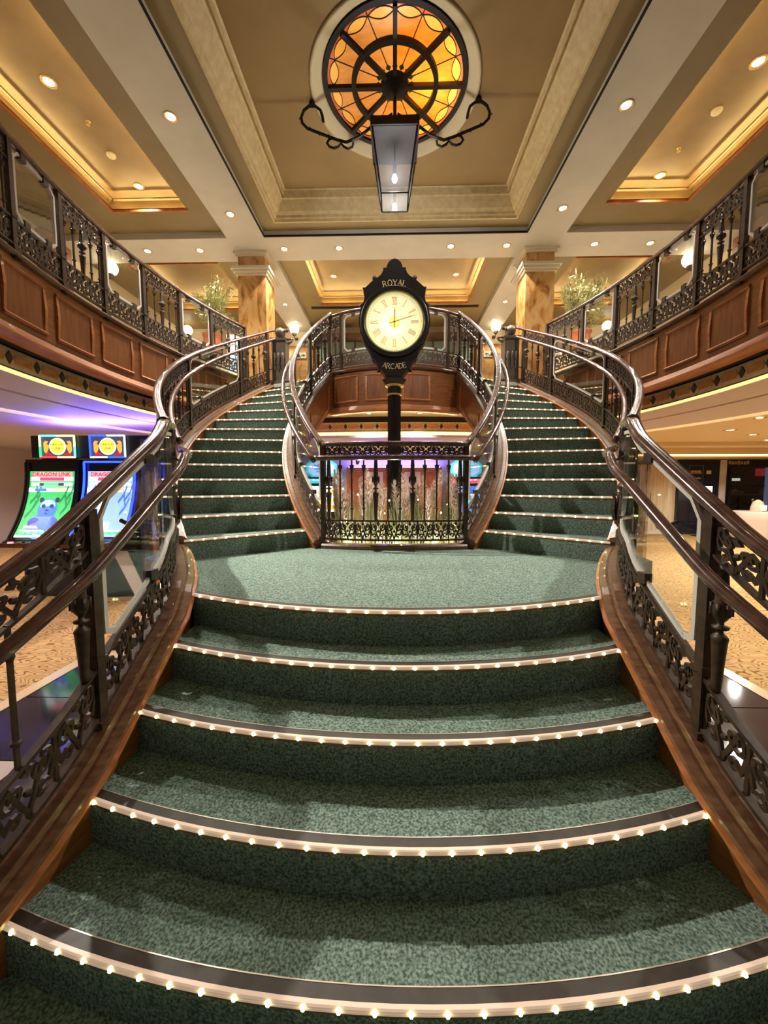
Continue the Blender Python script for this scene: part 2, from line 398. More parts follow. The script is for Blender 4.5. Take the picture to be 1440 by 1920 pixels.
# stepped cove moulding of the centre panel
loops = [(1.87, 6.21, ZF), (1.865, 6.205, ZF - .012), (1.84, 6.18, ZF - .012), (1.83, 6.17, ZF + .02), (1.81, 6.15, ZF + .03), (1.80, 6.14, ZF + .06), (1.76, 6.10, ZF + .09),
         (1.72, 6.06, ZF + .15), (1.69, 6.03, ZF + .21), (1.675, 6.015, ZF + .22), (1.67, 6.01, ZF + .25), (1.64, 5.98, ZF + .22), (1.63, 5.97, ZF + .29), (1.61, 5.95, ZP)]
m = MB(); rings = [[(-x, YB, z), (-x, yy, z), (x, yy, z), (x, YB, z)] for x, yy, z in loops]
m.loft(rings, closed_ring=False, caps=False); struct(m.build('trim_4', 'moulding_cream'))
GY, RG, RR = 4.57, .78, .915              # medallion centre and radii
def plate_with_hole(name, x0, x1, y0, y1, cx, cy, r, z, material):
    bm = bmesh.new()
    q = [bm.verts.new((x, yy, z)) for x, yy in ((x0, y0), (x1, y0), (x1, y1), (x0, y1))]
    c = [bm.verts.new((cx + r * cos(2 * pi * k / 64), cy + r * sin(2 * pi * k / 64), z)) for k in range(64)]
    ed = [bm.edges.new((q[i], q[(i + 1) % 4])) for i in range(4)] + [bm.edges.new((c[i], c[(i + 1) % 64])) for i in range(64)]
    bmesh.ops.triangle_fill(bm, edges=ed, use_beauty=True)
    me = bpy.data.meshes.new(name); bm.to_mesh(me); bm.free(); me.materials.append(MATS[material])
    o = bpy.data.objects.new(name, me); COL.objects.link(o); return o
struct(plate_with_hole('ceiling', -1.62, 1.62, YB, 5.96, 0, GY, RR, ZP, 'ceiling_panel'))

def tray(sd, x0, x1, y0, y1, zone, n, lights, inner=True, front=False):
    """recessed ceiling tray with cove lighting hidden on its ledge"""
    X0, X1, Y0, Y1 = zone
    m = MB(sd); slab_hole(m, X0, X1, Y0, Y1, x0, x1, y0, y1, ZF, ZF + .012); struct(m.build('ceiling', 'ceiling_olive'))
    g = .15; zt = ZF + .22
    m = MB(sd)
    a, b, c, d = x0 - g, x1 + g, y0 - g, y1 + g
    m.box(a, b, c, d, zt, zt + .03)
    for q in ((a - .02, a, c, d), (b, b + .02, c, d), (a, b, c - .02, c), (a, b, d, d + .02)): m.box(*q, ZF + .012, zt)
    # stepped bead in the tray
    for q in ((x0 + .0, x1, y1 - .02, y1), (x1 - .02, x1, y0, y1), (x0, x0 + .02, y0, y1)): m.box(*q, ZF + .13, ZF + .15)
    struct(m.build('ceiling', 'tray_cream'))
    m = MB(sd); t = .025
    m.box(x1, x1 + t, y0, y1, ZF - .030, ZF + .012); m.box(x0 - t, x1 + t, y1, y1 + t, ZF - .030, ZF + .012)
    if front: m.box(x0 - t, x1 + t, y0 - t, y0, ZF - .030, ZF + .012)
    struct(m.build('trim_%d' % n, 'lip_wood'))
    m = MB(sd); q = .03
    m.box(x1 + .10, x1 + .10 + q, y0, y1, ZF + .013, ZF + .026); m.box(x0, x1, y1 + .10, y1 + .10 + q, ZF + .013, ZF + .026)
    if inner: m.box(x0 - .10 - q, x0 - .10, y0, y1, ZF + .013, ZF + .026)
    o = m.build('cove_light', 'cove_warm'); tag(o, lights, 'light strip')
for sd, nm in ((-1, 'left'), (1, 'right')):
    tray(sd, 3.05, 4.15, YB + .3, 5.87, (2.69, 8.9, YB, 6.4), 5 if sd < 0 else 6, 'warm hidden strip lighting the long ceiling tray above the %s balcony' % nm, inner=True)
    tray(sd, 3.25, 4.9, 7.25, 9.1, (2.69, 8.9, 7.05, 10.3), 7 if sd < 0 else 8, 'warm hidden strip lighting the ceiling tray behind the %s olive tree' % nm, front=True)
tray(1, -1.62, 1.62, 7.15, 8.9, (-2.09, 2.09, 7.05, 10.3), 9, 'warm hidden strip lighting the ceiling tray behind the clock', front=True)
m = MB(); m.box(-1.9, 1.9, 9.05, 9.14, ZF - .015, ZF + .01); tag(m.build('air_slot', 'black'), 'long dark air slot in the ceiling behind the clock', 'vent')

# ------------------------------------------------------------------ upper floor, walls, columns
m = MB(); bk = [(x, yy) for x, yy, z in P_BACK.p]
poly = [(-8.9, 6.95), (-2.35, 6.95), (-2.05, 6.62), (-1.08, 6.30)] + [P_BACK.at(P_BACK.L * i / 20, -.115, 0, -1)[:2] for i in range(21)] + [(1.08, 6.30), (2.05, 6.62), (2.35, 6.95), (8.9, 6.95), (8.9, 12.5), (-8.9, 12.5)]
m.prism(poly, FLOOR2 - .06, FLOOR2 - .005); struct(m.build('floor', 'floor_pale'))
for sd in (-1, 1):
    m = MB(sd); m.sweep(P_BAL, 0, P_BAL.L, [(-.115, -.06), (-.115, -.005), (-5.2, -.005), (-5.2, -.06)], .2); struct(m.build('floor', 'floor_pale'))
m = MB(); m.box(-9, 9, 10.25, 10.4, FLOOR2, 5.6); struct(m.build('wall_back', 'wall_cream'))
for sd, nm in ((-1, 'left'), (1, 'right')):
    m = MB(sd); m.box(5.6, 5.7, YB, 10.3, FLOOR2 + .0, 5.6); wl = struct(m.build('wall_' + nm, 'wall_cream'))
    m = MB(sd)
    for yy in (1.2, 2.6, 4.0, 5.0, 6.15):       # wooden pilasters and dado of the upper side wall
        m.box(5.45, 5.6, yy, yy + .5, FLOOR2, 5.45)
    m.box(5.55, 5.6, YB, 6.2, FLOOR2, 4.2); m.box(5.52, 5.6, YB, 6.2, 4.2, 4.26)
    m.build('pilaster', 'wood', wl)
    for k, (x0, x1) in enumerate(((2.1, 2.75), (4.9, 5.5))):
        m = MB(sd); m.box(x0, x1, 10.1, 10.25, FLOOR2, 5.0); struct(m.build('wall_back', 'marble_amber'), None)
        m = MB(sd); m.box(x0 - .04, x1 + .04, 10.06, 10.25, 5.0, 5.12); struct(m.build('trim_%d' % (10 + k), 'plaster_white'))
    # marble column
    t = thing('marble_column', 'amber marble column with white collar on the %s of the clock' % nm, 'column', (sd * 2.44, 7.02, FLOOR2))
    m = MB(sd); m.box(2.20, 2.68, 6.78, 7.26, FLOOR2, 5.02); m.build('shaft', 'marble_amber', t)
    m = MB(sd)
    for o_, z0, z1 in ((.03, 5.02, 5.06), (.06, 5.06, 5.10), (.09, 5.10, 5.14)): m.box(2.20 - o_, 2.68 + o_, 6.78 - o_, 7.26 + o_, z0, z1)
    m.build('collar', 'plaster_white', t)
    m = MB(sd); m.box(2.21, 2.67, 6.79, 7.25, 5.14, 5.33); m.build('block', 'marble_amber', t)
    m = MB(sd)
    for o_, z0, z1 in ((.02, 5.33, 5.36), (.05, 5.36, 5.40)): m.box(2.20 - o_, 2.68 + o_, 6.78 - o_, 7.26 + o_, z0, z1)
    m.build('capital', 'plaster_white', t)
# bar cabinet at the back of the upper deck
t = thing('bar_cabinet', 'long dark bar cabinet with green panes behind the clock', 'cabinet', (0, 9.9, FLOOR2))
m = MB(); m.box(-2.0, 2.0, 9.7, 10.2, FLOOR2, 4.15); m.build('body', 'wood_dark', t)
m = MB(); m.box(-2.03, 2.03, 9.66, 10.2, 5.05, 5.14); m.box(-2.0, 2.0, 9.95, 10.2, 4.15, 5.05); m.build('canopy', 'wood_dark', t)
for k in range(8):
    m = MB(); m.box(-1.95 + k * .49, -1.5 + k * .49, 9.925, 9.95, 4.55, 5.02); m.build('pane', 'bar_green', t)

# ------------------------------------------------------------------ balcony fascia, mosaic band, soffits
ZS = 2.66
def panel_on(mb_f, mb_p, P, s0, s1, z0, z1, inward):
    """raised frame of a recessed wood panel between s0..s1, heights relative to the path's base"""
    t = .03
    def bar(sa, sb, za, zb, d=.022): mb_f.sweep(P, sa, sb, [(0, za), (d * .5, za), (d, (za + zb) / 2), (d * .5, zb), (0, zb)], .12, inward)
    bar(s0, s1, z1 - t, z1); bar(s0, s1, z0, z0 + t); bar(s0, s0 + t, z0 + t, z1 - t); bar(s1 - t, s1, z0 + t, z1 - t)
    mb_p.sweep(P, s0 + t, s1 - t, [(0, z0 + t), (.006, z0 + t), (.006, z1 - t), (0, z1 - t)], .12, inward)
def fascia(P, sd, inward, name, label, pitch, s_start, s_end, tiles=True):
    m = MB(sd); m.sweep(P, 0, P.L, [(0, -.53), (0, .02), (-.12, .02), (-.12, -.53)], .1, inward)
    root = struct(m.build(name, 'wood'), label, 'balcony front')
    m = MB(sd); m.sweep(P, 0, P.L, [(0, 0), (.03, 0), (.045, .02), (.03, .04), (-.10, .04), (-.10, 0)], .1, inward); m.build('cap_rail', 'curb_wood', root)
    m = MB(sd); m.sweep(P, 0, P.L, [(0, -.53), (.015, -.52), (.03, -.55), (.05, -.58), (.05, -.60), (.02, -.62), (-.06, -.62), (-.06, -.53)], .1, inward); m.build('bottom_moulding', 'wood_light', root)
    s = s_start
    while s + pitch * .9 < s_end:
        f = MB(sd); p = MB(sd); panel_on(f, p, P, s + .06, s + pitch - .06, -.46, -.06, inward)
        pp = p.build('panel', 'wood_panel', root); f.build('panel_moulding', 'wood_light', pp); s += pitch
    return root
for sd, nm in ((-1, 'left'), (1, 'right')):
    base = radians(-8.25 + 32) * BR
    fascia(P_BAL, sd, 1, 'wall_' + nm, 'curved wood panelled front of the %s balcony' % nm, radians(5.8) * BR, base - 4 * radians(5.8) * BR, P_BAL.L)
fascia(P_BACK, 1, -1, 'wall_back', 'wood panelled balcony front behind the clock', .55, .02, P_BACK.L)

P_BAND = Path([(BX + 5.86 * cos(radians(a)), BY + 5.86 * sin(radians(a)), 0) for a in [-32 + i * .5 for i in range(134)]])
tile_me = proto((lambda b: (b.prism_y([(-.082, -.036), (.082, -.036), (.094, 0), (.082, .036), (-.082, .036), (-.094, 0)], -.006, .006), b)[1])(MB()), 'tile', 'mosaic')
d_mb = MB(); d_mb.prism_y([(0, -.05), (.034, 0), (0, .05), (-.034, 0)], -.009, .006); dia_me = proto(d_mb, 'diamond_tile', 'mosaic_dark')
def band(P, sd, inward, name, label, pitch=.29, off=0.0, z=2.475, gap=.13):
    m = MB(sd); m.sweep(P, 0, P.L, [(0, 2.40), (0, 2.55), (-.05, 2.55), (-.05, 2.40)], .12, inward)
    root = struct(m.build(name, 'mosaic_ground'), label, 'mosaic band')
    m = MB(sd); m.sweep(P, 0, P.L, [(gap, 2.59), (.0, 2.56), (0, 2.64), (-.05, 2.64), (-.05, 2.55)], .12, inward); m.build('shadow_gap', 'black', root)
    m = MB(sd); m.sweep(P, 0, P.L, [(.004, 2.385), (.004, 2.40), (-.05, 2.40), (-.05, 2.385)], .12, inward); m.build('dark_fillet', 'mosaic_dark', root)
    m = MB(sd); m.sweep(P, 0, P.L, [(-.02, 2.362), (.012, 2.362), (.012, 2.385), (-.02, 2.385)], .12, inward); m.build('light_line', 'cove_line', root)
    s = off
    while s < P.L - .1:
        for me, q in ((tile_me, 0), (dia_me, pitch / 2)):
            if s + q > P.L - .1: continue
            x, yy, _ = P.at(s + q, .004, 0, inward); tx, ty = P.tan(s + q)
            a = atan2(ty, tx)
            if sd < 0: x = -x; a = pi - a
            pinst(me, me.name, (x, yy, z), a if inward < 0 else a + pi, root)
        s += pitch
    return root
for sd, nm in ((-1, 'left'), (1, 'right')):
    band(P_BAND, sd, 1, 'trim_%d' % (12 if sd < 0 else 13), 'mosaic band with dark diamonds under the %s balcony' % nm)
    def ring(r0, r1, z0, z1, mt, nm_='ceiling'):
        q = MB(sd); n = 60; rows = []
        for r, z in ((r0, z0), (r1, z1)):
            rows.append([(BX + r * cos(radians(-34 + i * 70 / n)), BY + r * sin(radians(-34 + i * 70 / n)), z) for i in range(n + 1)])
        q.loft([list(c) for c in zip(*rows)], closed_ring=False, caps=False); return struct(q.build(nm_, mt, fix=False))
    ring(5.86, 6.40, 2.362, 2.368, 'soffit_lilac'); ring(6.40, 6.40, 2.368, 2.385, 'mosaic_dark'); ring(6.40, 6.44, 2.385, 2.385, 'soffit_white'); ring(6.44, 6.44, 2.385, 2.36, 'soffit_white')
    ring(6.44, 7.30, 2.36, 2.36, 'soffit_lilac'); ring(7.30, 7.30, 2.36, 2.42, 'soffit_white'); ring(7.30, 7.42, 2.42, 2.42, 'soffit_white')
    ring(7.42, 7.42, 2.42, 2.34, 'soffit_white'); ring(7.42, 16.0, 2.34, 2.34, 'lower_cream' if sd > 0 else 'soffit_white')
    q = MB(sd); Pc = Path([(BX + 7.36 * cos(radians(a)), BY + 7.36 * sin(radians(a)), 0) for a in range(-30, 32, 1)])
    q.sweep(Pc, 0, Pc.L, [(-.03, 2.405), (.03, 2.405), (.03, 2.415), (-.03, 2.415)], .15)
    tag(q.build('cove_light', 'cove_cream'), 'cream strip light in the lower ceiling cove on the %s' % nm, 'light strip')
# soffit and band behind the clock
P_BB = Path([(x, 6.78 + .22 * (abs(x) / 1.9) ** 2, 0) for x in [-1.9 + 3.8 * i / 40 for i in range(41)]])
m = MB(); bb = [(x, yy) for x, yy, z in P_BB.p]
m.prism([p for p in bk] + [(1.9, 6.4)] + bb[::-1] + [(-1.9, 6.4)], 2.64, 2.65); struct(m.build('ceiling', 'soffit_white'))
band(P_BB, 1, -1, 'trim_14', 'mosaic band with dark diamonds across the back behind the clock', .28, .08, gap=.01)
m = MB(); m.sweep(P_BB, 0, P_BB.L, [(.03, 2.28), (.03, 2.30), (-.35, 2.30), (-.35, 2.28)], .12, -1); m.sweep(P_BB, 0, P_BB.L, [(.03, 2.30), (.03, 2.32), (.02, 2.32), (.02, 2.30)], .12, -1)
struct(m.build('trim_15', 'soffit_white'))
m = MB(); m.sweep(P_BB, .05, P_BB.L - .05, [(-.05, 2.302), (-.05, 2.33), (-.09, 2.33), (-.09, 2.302)], .12, -1); tag(m.build('cove_light', 'cove_warm'), 'warm strip light in the cove under the back mosaic band', 'light strip')
m = MB(); m.box(-4.2, 4.2, 7.0, 13, 2.362, 2.38); struct(m.build('ceiling', 'soffit_white'))
m = MB(); m.box(-2.6, 2.6, 8.6, 8.75, 2.18, 2.36); m.box(-2.6, 2.6, 9.6, 9.75, 2.12, 2.36); struct(m.build('trim_16', 'soffit_white'))

# ------------------------------------------------------------------ lower floor and walls
m = MB(); m.box(-13, 16, -3, 14, -.05, 0); struct(m.build('floor', 'carpet_beige'))
m = MB(); m.box(-13, 6.6, 12.2, 12.3, 0, 2.4); struct(m.build('wall_back', 'wall_cream'))
m = MB(); m.box(-9.6, -9.5, -3, 12.2, 0, 2.4); struct(m.build('wall_left', 'soffit_white'))
m = MB(); m.box(15, 15.1, -3, 14, 0, 2.4); struct(m.build('wall_right', 'wall_cream'))
m = MB(); m.box(-1.75, 1.75, -2.9, 1.25, 0, .006); struct(m.build('floor', 'carpet_green'), 'green carpet strip at the foot of the stairs', 'carpet')
tm = {}
for k, mt in (('dark', 'marble_dark'), ('white', 'marble_white')):
    b = MB(); b.box(-.295, .295, -.295, .295, 0, .008); tm[k] = proto(b, 'tile', mt)
for sd, nm in ((-1, 'left'), (1, 'right')):
    m = MB(sd); m.box(2.56, 2.66, .2, 3.2, 0, .012); m.box(1.3, 2.56, 3.1, 3.2, 0, .012)
    root = struct(m.build('floor', 'marble_cream'), 'marble tiled border of the floor on the %s of the stairs' % nm, 'floor border')
    for i in range(2):
        for j in range(5):
            x, yy = 1.665 + i * .6, .4 + j * .6
            if x < side_x(yy) + .42: continue
            pinst(tm['white' if (i, j) in ((1, 2), (0, 1)) else 'dark'], 'tile', (sd * x, yy, 0), 0, root)

# ------------------------------------------------------------------ stairs
led_mb = MB(); led_mb.ball((0, 0, 0), .0075, 6, 4); led_me = proto(led_mb, 'step_light', 'led')
def nosing_parts(step, P, sd, inward, z, pitch, s0, s1):
    """P runs along the tread's front edge; inward points to the tread"""
    m = MB(sd); m.sweep(P, s0, s1, [(.040, .0), (.040, .003), (.008, .003), (.0, .0)], .1, inward); m.build('nosing', 'nosing_brown', step)
    m = MB(sd); m.sweep(P, s0, s1, [(.043, .0), (.043, .004), (.040, .004), (.040, .0)], .1, inward); m.build('nosing_line', 'nosing_line', step)
    m = MB(sd); m.sweep(P, s0, s1, [(.008, .003), (-.002, .003), (-.006, .0), (-.007, -.003), (-.004, -.0045), (-.007, -.006), (-.007, -.011), (-.002, -.014), (.008, -.014)], .1, inward); m.build('light_strip', 'led_strip', step)
    m = MB(sd); m.sweep(P, s0, s1, [(.008, -.014), (-.001, -.014), (-.001, -.026), (.008, -.026)], .1, inward); m.build('nosing_skirt', 'curb_wood', step)
    n = max(2, int((s1 - s0 - .05) / pitch)); p0 = (s1 - s0 - n * pitch) / 2
    for i in range(n + 1):
        x, yy, zz = P.at(s0 + p0 + i * pitch, -.007, -.004, inward)
        pinst(led_me, 'step_light', (sd * x, yy, zz), 0, step)
t = thing('lower_staircase', 'broad lower stair of five curved green carpeted steps with lit edges', 'staircase', (0, 1.5, 0))
def front(k, x): return LOW_Y[k] + LOW_K[k] * x * x
for k in range(4):
    hw = lambda yy: side_x(yy) - .09
    xs = [i / 20 for i in range(-20, 21)]
    W = 1.12
    for _ in range(6): W = hw(front(k, W))
    fr = [(x * W, front(k, x * W)) for x in xs]
    bkp = [(x * 1.11, front(k + 1, x * 1.11) + .04) for x in xs]
    z = RISE * (k + 1); m = MB()
    m.prism(fr + bkp[::-1], 0 if k == 0 else z - RISE - .05, z); st = m.build('step', 'carpet_green', t)
    P = Path([(x, yy, z) for x, yy in fr]); nosing_parts(st, P, 1, 1, z, .091, .0, P.L)
# landing
xs = [i / 20 for i in range(-20, 21)]
fr = [(x * 1.125, front(4, x * 1.125)) for x in xs]
rs = []
for i in range(12):
    q = P_LOW.near(lambda p: p[1] > 2.12) + (P_LOW.L - P_LOW.near(lambda p: p[1] > 2.12)) * i / 11
    x, yy, _ = P_LOW.at(q, .09); rs.append((x, yy))
rs += [arc(R_OUT, TH1 + .02), arc(R_IN, TH1 + .02), arc(2.12, radians(-43)), (CW, a0[1])]
cen = [(x, yy - .02) for x, yy, z in P_CEN.p[1:-1]]
poly = fr + rs + cen[::-1] + [(-x, yy) for x, yy in rs[::-1]]
m = MB(); m.prism(poly, LAND - RISE - .06, LAND); st = m.build('step', 'carpet_green', t); st['label'] = 'wide green carpeted landing'
P = Path([(x, yy, LAND) for x, yy in fr]); nosing_parts(st, P, 1, 1, LAND, .088, 0, P.L)
for sd, nm in ((-1, 'left'), (1, 'right')):
    t = thing('upper_staircase', 'curved upper flight of green carpeted steps on the %s of the clock' % nm, 'staircase', (sd * 1.25, 3.4, LAND))
    for j in range(14):
        th0 = TH1 + DTH * j; th1 = th0 + DTH + (.008 if j < 13 else -.04); z = LAND + RISE2 * (j + 1)
        n = 4; outp = [arc(R_OUT, th0 + (th1 - th0) * i / n) for i in range(n + 1)]; inp = [arc(R_IN, th0 + (th1 - th0) * i / n) for i in range(n + 1)]
        m = MB(sd); m.prism(outp + inp[::-1], z - RISE2 - .10, z); st = m.build('step', 'carpet_green', t)
        a, b = arc(R_IN, th0), arc(R_OUT, th0)
        P = Path([(a[0] + (b[0] - a[0]) * i / 8, a[1] + (b[1] - a[1]) * i / 8, z) for i in range(9)])
        nosing_parts(st, P, sd, 1, z, .088, 0.01, P.L - .01)
    # soffit and side skirts under the flight
    So = Path([(arc(3.40, radians(a))) + (zline(radians(a)),) for a in [-42 + i for i in range(72)]])
    rows = []
    for i in range(72):
        a = radians(-42 + i); z = max(0.0, zline(a) - .50 - (.0 if i > 10 else (10 - i) * .10))
        rows.append([arc(2.06, a) + (z,), arc(3.40, a) + (z,)])
    m = MB(sd); m.loft(rows, closed_ring=False, caps=False); m.build('soffit', 'wood_light', t, fix=False)
    m = MB(sd); rr = []
    for i in range(72):
        a = radians(-42 + i); z = max(0.0, zline(a) - .50 - (.0 if i > 10 else (10 - i) * .10)); zt = zline(a) - .02
        rr.append([arc(3.42, a) + (zt,), arc(3.45, a) + ((zt * .6 + z * .4),), arc(3.42, a) + (z,)])
    m.loft(rr, closed_ring=False, caps=False); m.build('outer_skirt', 'wood_light', t, fix=False)
    Pi = Path([arc(2.045, radians(a)) + (zline(radians(a)),) for a in [-43.5 + i * .7 for i in range(105)]])
    m = MB(sd); m.sweep(Pi, 0, Pi.L, [(0, -.52), (0, .03), (.05, .03), (.05, -.52)], .08, -1); sk = m.build('inner_skirt', 'wood', t)
    for k in range(4):
        f = MB(sd); p = MB(sd); panel_on(f, p, Pi, .08 + k * .62, .64 + k * .62, -.45, -.05, 1)
        pp = p.build('panel', 'wood_panel', sk); 
        f.build('panel_moulding', 'wood_light', sk)

# ------------------------------------------------------------------ railings
def spiral(cx, cy, r0, r1, a0, a1, n=14, flip=1):
    return [(cx + flip * (r0 + (r1 - r0) * i / n) * cos(a0 + (a1 - a0) * i / n), cy + (r0 + (r1 - r0) * i / n) * sin(a0 + (a1 - a0) * i / n)) for i in range(n + 1)]
MOTIF = []
for fl in (1, -1):
    c = .5 - fl * .24
    top = spiral(c, .66, .05, .21, radians(200), radians(-250), 13, fl)
    MOTIF.append(top + [(.5 - fl * .10, .30), (.5 - fl * .02, .14), (.5, .04)])
    MOTIF.append(spiral(c, .22, .03, .13, radians(-160), radians(180), 9, fl) + [(.5 - fl * .44, .42), (.5 - fl * .47, .6)])
MOTIF.append([(.5, .98), (.5, .78)]); MOTIF.append([(.42, .86), (.5, .76), (.58, .86)])
def frieze(mb, P, s0, s1, h0, h1, inward, unit):
    n = max(1, round((s1 - s0) / unit)); u = (s1 - s0) / n; H = h1 - h0
    for i in range(n):
        f = lambda a, b, d, i=i: P.at(s0 + (i + a) * u, d, h0 + b * H, inward)
        f2 = lambda a, b, d, i=i: P.at(s0 + i * u + a, d, h0 + b, inward)
        for st in MOTIF: mb.ribbon(f2, [(a * u, b * H) for a, b in st], .0125, .014)
        for p in ((.5, .45),):
            x, yy, z = f(p[0], p[1], 0); mb.ball((x, yy, z), .014, 6, 4)
        mb.ribbon(f2, [(0, 0), (0, H)], .012, .014)
    mb.ribbon(lambda a, b, d: P.at(s0 + a, d, h0 + b, inward), [(s1 - s0, 0), (s1 - s0, H)], .012, .014)
def turned(H=.48):
    b = MB(); r = [(.011, 0), (.014, .02), (.017, .10), (.022, .19), (.024, .205), (.018, .215), (.010, .222), (.009, .232), (.022, .238), (.024, .246), (.010, .252), (.009, .262), (.018, .275),
                  (.026, .295), (.026, .32), (.020, .335), (.019, .36), (.014, .44), (.012, .48)]
    b.lathe([(x, z * H / .48) for x, z in r], 10)
    for k in range(6):                                    # acanthus leaves round the bulb
        a = 2 * pi * k / 6; b.cbox((.026 * cos(a), .026 * sin(a), .31 * H / .48), (.008, .012, .045), a)
    return b
def slender(H=.48):
    b = MB(); b.box(-.0065, .0065, -.0065, .0065, 0, H)
    b.lathe([(.009, .36), (.015, .375), (.014, .385), (.020, .40), (.010, .41)], 8)
    for k in range(4):
        a = pi / 4 + pi / 2 * k; b.cbox((.017 * cos(a), .017 * sin(a), .405), (.005, .012, .028), a)
    b.lathe([(.008, .08), (.017, .088), (.017, .096), (.008, .102)], 8)
    return b
TURN = proto(turned(), 'turned_baluster', 'iron', True); SLIM = proto(slender(), 'slender_baluster', 'iron')
RAILP = [(.034, 0), (.030, .018), (.016, .030), (.004, .026), (-.004, .026), (-.016, .030), (-.030, .018), (-.034, 0), (-.026, -.016), (.026, -.016)]
def railing(root, P, sd, inward, secs, H, fr, lf, low=None, curb=None, unit=.17, hr_ext=(0, 0), low_ext=(0, 0), mid_bar=True, post0=True, post1=True):
    m = MB(sd); m.sweep(P, -hr_ext[0], P.L + hr_ext[1], [(d, H - .03 + h) for d, h in RAILP], .05, inward); m.build('handrail', 'rail_wood', root, smooth=True)
    if low:
        m = MB(sd); q0, q1 = -low_ext[0], P.L + low_ext[1]
        n = int((q1 - q0) / .05); m.tube([P.at(q0 + (q1 - q0) * i / n, low[1], low[0], inward) for i in range(n + 1)], .024, 10); m.build('lower_handrail', 'rail_wood', root, smooth=True)
        s = .35
        while s < P.L - .1:
            m = MB(sd); m.tube([P.at(s, low[1], low[0] - .02, inward), P.at(s, low[1] * .8, low[0] - .055, inward), P.at(s, low[1] * .4, low[0] - .05, inward), P.at(s, 0, low[0] - .03, inward)], .009, 6)
            m.build('rail_bracket', 'iron', root); s += .95
    m = MB(sd)
    for h in (lf[1], lf[0]): m.sweep(P, 0, P.L, [(.017, h - .008), (.017, h + .008), (-.017, h + .008), (-.017, h - .008)], .06, inward)
    m.build('bottom_bar', 'iron', root)
    cuts = [s for s, _, _ in secs] + [secs[-1][1]]
    for i, s in enumerate(cuts):
        if (i == 0 and not post0) or (i == len(cuts) - 1 and not post1): continue
        x, yy, z = P.at(s, 0, 0, inward); tx, ty = P.tan(s); m = MB(sd)
        m.cbox((x, yy, z + H / 2 - .03), (.042, .042, H - .03), atan2(ty, tx)); m.cbox((x, yy, z + .03), (.07, .07, .07), atan2(ty, tx)); m.cbox((x, yy, z + lf[1] + .02), (.055, .055, .03), atan2(ty, tx)); m.build('post', 'iron', root)
    for s0, s1, kind in secs:
        m = MB(sd); frieze(m, P, s0 + .02, s1 - .02, lf[0], lf[1], inward, unit); m.build('lower_scrollwork', 'iron', root)
        if kind == 'glass':
            g0, g1 = s0 + .055, s1 - .055; h0, h1 = lf[1] + .035, H - .075; c = .05
            out = [(g0 + c, h0), (g1 - c, h0), (g1, h0 + c), (g1, h1 - c), (g1 - c, h1), (g0 + c, h1), (g0, h1 - c), (g0, h0 + c)]
            n = max(3, int((g1 - g0) / .08)); cols = []
            for i in range(n + 1):
                a = g0 + (g1 - g0) * i / n; k = min(1, (a - g0) / c, (g1 - a) / c)
                cols.append((a, h0 + c * (1 - k), h1 - c * (1 - k)))
            m = MB(sd)
            m.loft([[P.at(a, -.004, lo, inward), P.at(a, .004, lo, inward), P.at(a, .004, hi, inward), P.at(a, -.004, hi, inward)] for a, lo, hi in cols])
            gp = m.build('glass_panel', 'glass', root)
            m = MB(sd); loop = out + [out[0]]; ptsl = []
            for (a, b), (a2, b2) in zip(loop, loop[1:]):
                k = max(1, int(hypot(a2 - a, b2 - b) / .07)); ptsl += [(a + (a2 - a) * i / k, b + (b2 - b) * i / k) for i in range(k)]
            ptsl.append(out[0])
            m.ribbon(lambda a, b, d: P.at(a, d, b, inward), ptsl, .020, .016); m.build('edge_trim', 'edge_trim', gp)
            for q in (.22, .78):
                for hh in (h0, h1 + .0):
                    m = MB(sd); x, yy, z = P.at(g0 + (g1 - g0) * q, 0, hh, inward); tx, ty = P.tan(g0 + (g1 - g0) * q); m.cbox((x, yy, z), (.055, .035, .05), atan2(ty, tx))
                    m.build('glass_clip', 'iron', gp)
        else:
            m = MB(sd); frieze(m, P, s0 + .02, s1 - .02, fr[0], fr[1], inward, unit); m.build('upper_scrollwork', 'iron', root)
            m = MB(sd); m.sweep(P, s0, s1, [(.014, fr[0] - .012), (.014, fr[0]), (-.014, fr[0]), (-.014, fr[0] - .012)], .06, inward); m.build('middle_bar', 'iron', root)
            pat = kind; n = len(pat)
            for i, ch in enumerate(pat):
                q = s0 + (s1 - s0) * (i + .5) / n
                if ch == ' ': continue
                x, yy, z = P.at(q, 0, lf[1], inward); tx, ty = P.tan(q)
                sc = (fr[0] - lf[1]) / .48
                pinst(TURN if ch == 'T' else SLIM, 'baluster', (sd * x, yy, z), atan2(ty, sd * tx), root, (1.15 if ch == 'T' else 1, 1.15 if ch == 'T' else 1, sc))
    if curb:
        m = MB(sd); m.sweep(P, -.0, P.L, curb, .06, inward); m.build('curb', 'curb_wood', root)
        m = MB(sd); m.sweep(P, 0, P.L, [(.125, .0), (.125, .014), (.11, .018), (.10, .0)], .06, inward); m.build('bead', 'wood_light', root)
        m = MB(sd); m.sweep(P, 0, P.L, [(.098, -.34), (.098, .004), (.06, .004), (.06, -.34)], .06, inward); m.build('skirting', 'wood', root)
CURB = [(.115, .0), (.105, .03), (.075, .04), (.06, .038), (.052, .062), (-.052, .062), (-.07, .03), (-.07, -.10), (.06, -.10)]
